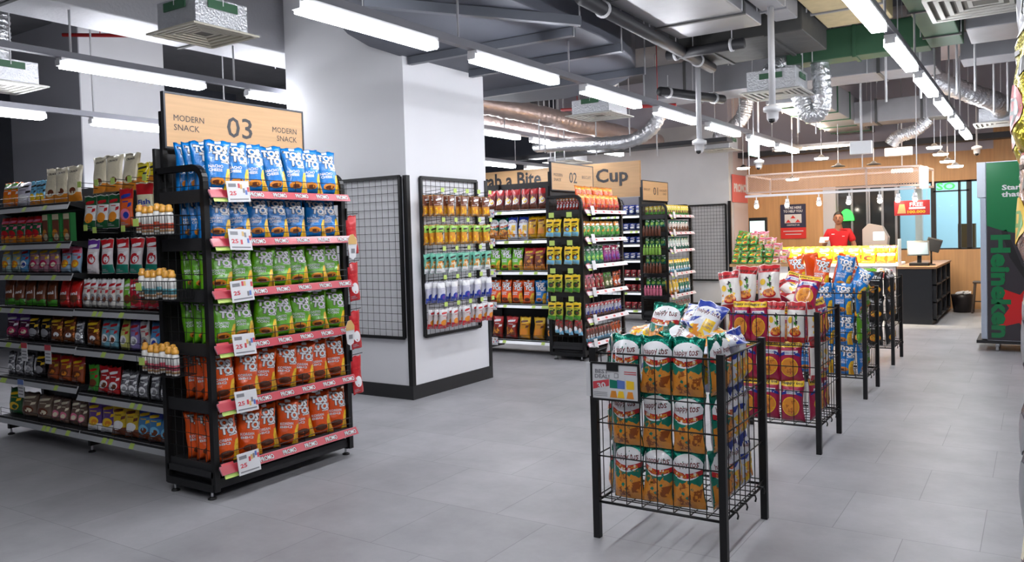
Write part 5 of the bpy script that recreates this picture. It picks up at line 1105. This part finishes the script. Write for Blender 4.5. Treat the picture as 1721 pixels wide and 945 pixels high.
diffuser(-.28, 6.3, 2.96, 'pinkish square ceiling diffuser by the lamp row over the bins', .32, .18)
diffuser(-.42, 13.7, 2.92, 'white ceiling diffuser above the drinks fridge', .32, .2)
CAMW = mat('camera_white', (.7, .7, .72), .35)
for k, (x, y, z, nm) in enumerate(((-1.88, 7.0, 2.44, 'over the second bin'), (-3.0, 8.3, 2.36, 'beside the middle lamp row'), (-.8, 14.9, 2.62, 'above the shop door header'), (-3.55, 12.4, 2.45, 'by the green exit sign'))):
    o = thing('dome_camera', f'white dome security camera on a pole {nm}', 'security camera', (x, y, z)); zt = 4.5-z
    m = MB(); zt = ztop(x, y, z)-z; m.rod((0, 0, .12), (0, 0, zt), .028 if k < 2 else .014, RODM, 12); m.build('pole', o)
    m = MB(); m.lathe((0, 0, 0), [(.03, -.03), (.048, 0), (.05, .06), (.075, .062), (.075, .1), (.03, .12)], CAMW, 20); m.build('camera_body', o)
    m = MB(); m.lathe((0, -.03, -.012), [(.002, -.03), (.024, -.018), (.028, .006)], BLACK, 14); m.build('lens', o)
o = thing('exit_sign', 'green and white hanging exit sign by the middle lamp row', 'sign', (-2.95, 10.1, 2.42)); m = MB(); m.box(-.02, .02, -.16, .16, 0, .2, mat('exit_glow', (.55, .95, .8), .4, emit=1.5)); m.build('sign_panel', o); m = MB(); m.rod((0, 0, .2), (0, 0, 2.0), .006, RODM, 5); m.build('hanger_rod', o)
for k, (x, y, z, w_) in enumerate(((-2.03, 12, 2.5, .14), (-1.86, 14.3, 2.62, .2), (-1.85, 14.6, 2.36, .16))):
    o = thing('white_junction_box', ('white hanging control box over the second lit area', 'wide white hanging unit over the counter', 'small white box hanging above the canopy')[k], 'ceiling unit', (x, y, z))
    m = MB(); m.box(-w_, w_, -.05, .05, 0, (.18, .14, .07)[k], WHITE); m.build('housing', o, bevel=.01); m = MB(); m.rod((0, 0, .1), (0, 0, ztop(x, y, z)-z), .01, RODM, 6); m.build('hanger_rod', o)
# suspended rods and cable trays in the back
for k, (x, y) in enumerate([(-1.42, 10), (-1.07, 10), (-.71, 9.9), (-.54, 9.9), (-.45, 12), (-.3, 12), (-2.9, 12.2), (-2.75, 12.6), (-6.0, 10), (-6.2, 10.5), (-5.9, 11.6), (-6.6, 11.8), (-6.9, 12), (-7.1, 12.2), (-5.5, 12), (-5.2, 12.4)]):
    m = MB(); m.rod((x, y, 2.9 if k < 8 else 2.75), (x, y, ztop(x, y, 2.9)), .012, RODM, 6); tag(m.build('hanging_conduit'), f'white vertical conduit in the ceiling, {ORD[k % 8]} {"beyond the bins" if k < 8 else "beyond the column"}', 'conduit', 'conduits beyond the ' + ('bins' if k < 8 else 'column'))
m = MB(); m.box(-13, -4.2, 12.9, 13.2, 2.95, 3.02, PIPEB); tag(m.build('cable_tray'), 'black cable tray over the Grab a Bite banner', 'cable tray')
m = MB(); m.box(-4.9, 3, 15.6, 15.9, 2.9, 3.0, PIPEB); tag(m.build('cable_tray'), 'black cable tray along the lavender upper wall', 'cable tray')
m = MB(); m.box(-3.5, 3, 11.6, 12.6, 3.75, 3.8, mat('pink_tray', (.5, .42, .4), .6)); tag(m.build('cable_tray'), 'wide pale tray above the crossing ducts', 'cable tray')

# ------------------------------------------------------------------ canopy with spotlights, pendants
ROSE = mat('rose_steel', (.5, .37, .31), .4, .3); WARM = mat('warm_glow', (1, .8, .58), .4, emit=WARM_E); WARMW = mat('warm_white_glow', (1, .92, .8), .4, emit=WARM_E*1.4)
o = thing('mesh_canopy', 'hanging rose metal mesh canopy with a lamp rail over the lit table', 'canopy', (0, 0, 0))
ring = [(-4.04, 13.4), (-2.2, 13.4), (-1.5, 13.7), (-1.42, 14.8), (-4.04, 14.8)]
for i, (a, c) in enumerate(zip(ring, ring[1:]+ring[:1])):
    m = MB()
    for z in (2.11, 2.40): m.bar((*a, z), (*c, z), .014, ROSE)
    m.bar((*a, 2.11), (*a, 2.40), .014, ROSE); m.build('frame', o)
    if i in (2, 3, 4): continue
    m = MB(); A = Vector((*a, 2.12)); D = Vector((*c, 2.12))-A; Ln = D.length; n = int(Ln/.04)
    for k in range(-8, n):
        for s_ in (0, 1):
            t0 = max(0, k)/n; t1 = min(n, k+8)/n; z0 = (max(0, -k) if k < 0 else 0)/8; z1 = 1-max(0, k+8-n)/8
            if s_: z0, z1 = 1-z0, 1-z1
            m.bar(A+D*t0+Vector((0, 0, .27*z0)), A+D*t1+Vector((0, 0, .27*z1)), .0022, ROSE)
    m.build('wire_mesh', o)
m = MB(); m.bar((-4.04, 13.3, 2.05), (-1.5, 13.3, 2.05), .018, CAMW); m.build('lamp_rail', o)
for k, x in enumerate((-4.0, -3.3, -2.25, -1.5)): m = MB(); m.rod((x, 13.4, 2.4), (x, 13.4, ztop(x, 13.4, 2.4)), .008, RODM, 5); m.build('hanger_rod', o)
for k, x in enumerate((-3.86, -3.36, -2.88, -2.43, -2.0, -1.74, -1.52)):
    l_ = thing('track_spotlight', f'white track spotlight with a warm bulb, {ORD[k]} from the green pile', 'spotlight', (x, 13.3, 2.03), R(20*(-1)**k), 'spotlights under the mesh canopy')
    m = MB(); m.rod((0, 0, 0), (0, 0, -.05), .01, CAMW, 8); m.build('bracket', l_)
    m = MB(); m.lathe((0, -.01, -.12), [(.028, .07), (.03, .03), (.045, 0), (.043, 0), (.02, .03)], CAMW, 16); m.build('lamp_head', l_)
    m = MB(); m.lathe((.0, -.02, -.155), [(.01, .035), (.032, .02), (.036, 0), (.024, -.024), (.004, -.03)], WARMW, 14); m.build('bulb', l_)
    sp = bpy.data.lights.new('spot', 'SPOT'); sp.energy = SPOT_W; sp.color = (1, .86, .62); sp.spot_size = R(100); sp.spot_blend = .6; sp.shadow_soft_size = .04
    so_ = bpy.data.objects.new('spot', sp); col.objects.link(so_); so_.location = (x, 13.45, 1.8); so_.rotation_euler = (R(25), 0, 0)
PBK = mat('pendant_black', (.03, .025, .025), .4)
for k, (x, y, z) in enumerate(((-2.98, 14, 2.64), (-1.32, 14, 2.68), (-1.26, 14.3, 2.59), (-1.2, 14.7, 2.5), (-1.04, 14, 2.37), (-3.6, 14.6, 2.36), (-4.4, 14.4, 2.6))):
    l_ = thing('pendant_lamp', f'round warm pendant lamp, {ORD[k]} of those hung near the canopy from its middle', 'pendant lamp', (x, y, z), 0, 'pendant lamps around the canopy')
    m = MB(); m.rod((0, 0, .05), (0, 0, ztop(x, y, z)-z), .006, RODM, 5); m.build('cord', l_); m = MB(); m.lathe((0, 0, 0), [(.115, .014), (.115, .022), (.05, .034), (.03, .06), (.01, .07)], PBK, 20); m.build('lamp_shade', l_)
    m = MB(); m.lathe((0, 0, 0), [(.02, -.016), (.1, -.01), (.112, .0135)], WARMW, 20); m.build('diffuser', l_)
for k, (x, y) in enumerate(((-2.72, 14), (-2.2, 14.1))):
    l_ = thing('pendant_lamp', ('unlit dark pendant lamp over the lit table', 'small dark pendant hook over the lit table')[k], 'pendant lamp', (x, y, 2.49)); m = MB(); m.rod((0, 0, .05), (0, 0, ztop(x, y, 2.49)-2.49), .006, RODM, 5); m.build('cord', l_); m = MB(); m.lathe((0, 0, 0), [(.11, 0), (.11, .01), (.05, .03), (.02, .06)], PBK, 18); m.build('lamp_shade', l_)
area('warm_ceiling_panel', (-3.2, 13.2, 3.1), .3, 3.6, 25, (1, .78, .6), (PI, 0, 0))
o = thing('light_trough', 'glowing oval ceiling light trough beyond the looping duct', 'ceiling light', (-3.3, 15.0, 2.93))
m = MB(); m.prism([(.75*math.cos(t*PI/12)*(1 if True else 0), .22*math.sin(t*PI/12)) for t in range(24)], 0, .05, WHITE); m.build('housing', o); m = MB(); m.prism([(.7*math.cos(t*PI/12), .18*math.sin(t*PI/12)) for t in range(24)], -.012, -.001, WARM); m.build('diffuser', o)
area('pantry_warm', (-2.0, 14.6, 2.75), 2.6, 1.6, 22, (1, .8, .6))
o = thing('hanging_offer_board', 'red hanging offer board with pale lettering beneath the canopy end', 'sign', (-1.57, 13.4, 1.76)); m = MB(); m.box(-.24, .24, -.01, .01, -.11, .11, mat('offer_red', srgb(200, 50, 50), .5)); m.build('board', o)
m = MB(); m.flat(fit('FREE', .06, .05, .18, .06, .03), lambda x, y: (x, -.012, y), PAPER); m.flat(([(-.04, -.02), (.18, -.02), (.18, .01), (-.04, .01)], [(0, 1, 2, 3)]), lambda x, y: (x, -.012, y), PAPER); m.flat(fit('100.000', .06, -.06, .24, .045, .03), lambda x, y: (x, -.012, y), KY); m.flat(([(-.2, -.08), (-.08, -.08), (-.1, .06), (-.17, .06)], [(0, 1, 2, 3)]), lambda x, y: (x, -.012, y), CARDINK[1]); m.build('print', o)
for x in (-.2, .2): m = MB(); m.rod((x, 0, .11), (x, 0, .34), .003, RODM, 5); m.build('cord', o)
o = thing('canopy_end_box', 'white lit box closing the end of the mesh canopy', 'sign', (-1.42, 13.55, 2.05)); m = MB(); m.box(-.05, .05, -.1, .1, 0, .32, mat('lit_white', (.9, .95, .92), .4, emit=1.5)); m.build('box', o, bevel=.006)

# ------------------------------------------------------------------ shelf of crumpled foil packs beside the camera
o = thing('side_shelf_post', 'black shelf upright carrying crumpled foil packs at the picture edge', 'shelving', (.05, 1.45, 0))
m = MB(); m.box(-.035, .02, -.02, .02, 0, 2.3, BLACK); m.build('upright', o)
for z in (.2, .6, 1.0, 1.4, 1.75):
    m = MB(); m.box(-.03, .5, 0, 1.5, z, z+.02, BLACKP); m.build('shelf', o)
rg = random.Random(11); i = 0
for lv, z in enumerate((.05, .24, .43, .64, .84, 1.03, 1.22, 1.42, 1.58, 1.78)):
    for j in range(5):
        k = rg.choice(('silvl', 'silvl', 'multi', 'silvl')) if lv != 8 else ('gold', 'silvl', 'gold', 'silvl', 'multi')[j]
        put(k, (.012+rg.uniform(-.008, .008)-(.012 if k == 'gold' else 0), 1.36+.17*j+rg.uniform(-.02, .02), z), -PI/2+rg.uniform(-.12, .12), f'{DESC[k]}, {ORD[lv]} level from floor, {ORD[j]} deep in the edge shelf', 'foil pouch', f'foil packs of level {ORD[lv]} in the edge shelf', rg.uniform(-.03, .05), rg.uniform(-.12, .12), 1, k=i); i += 1
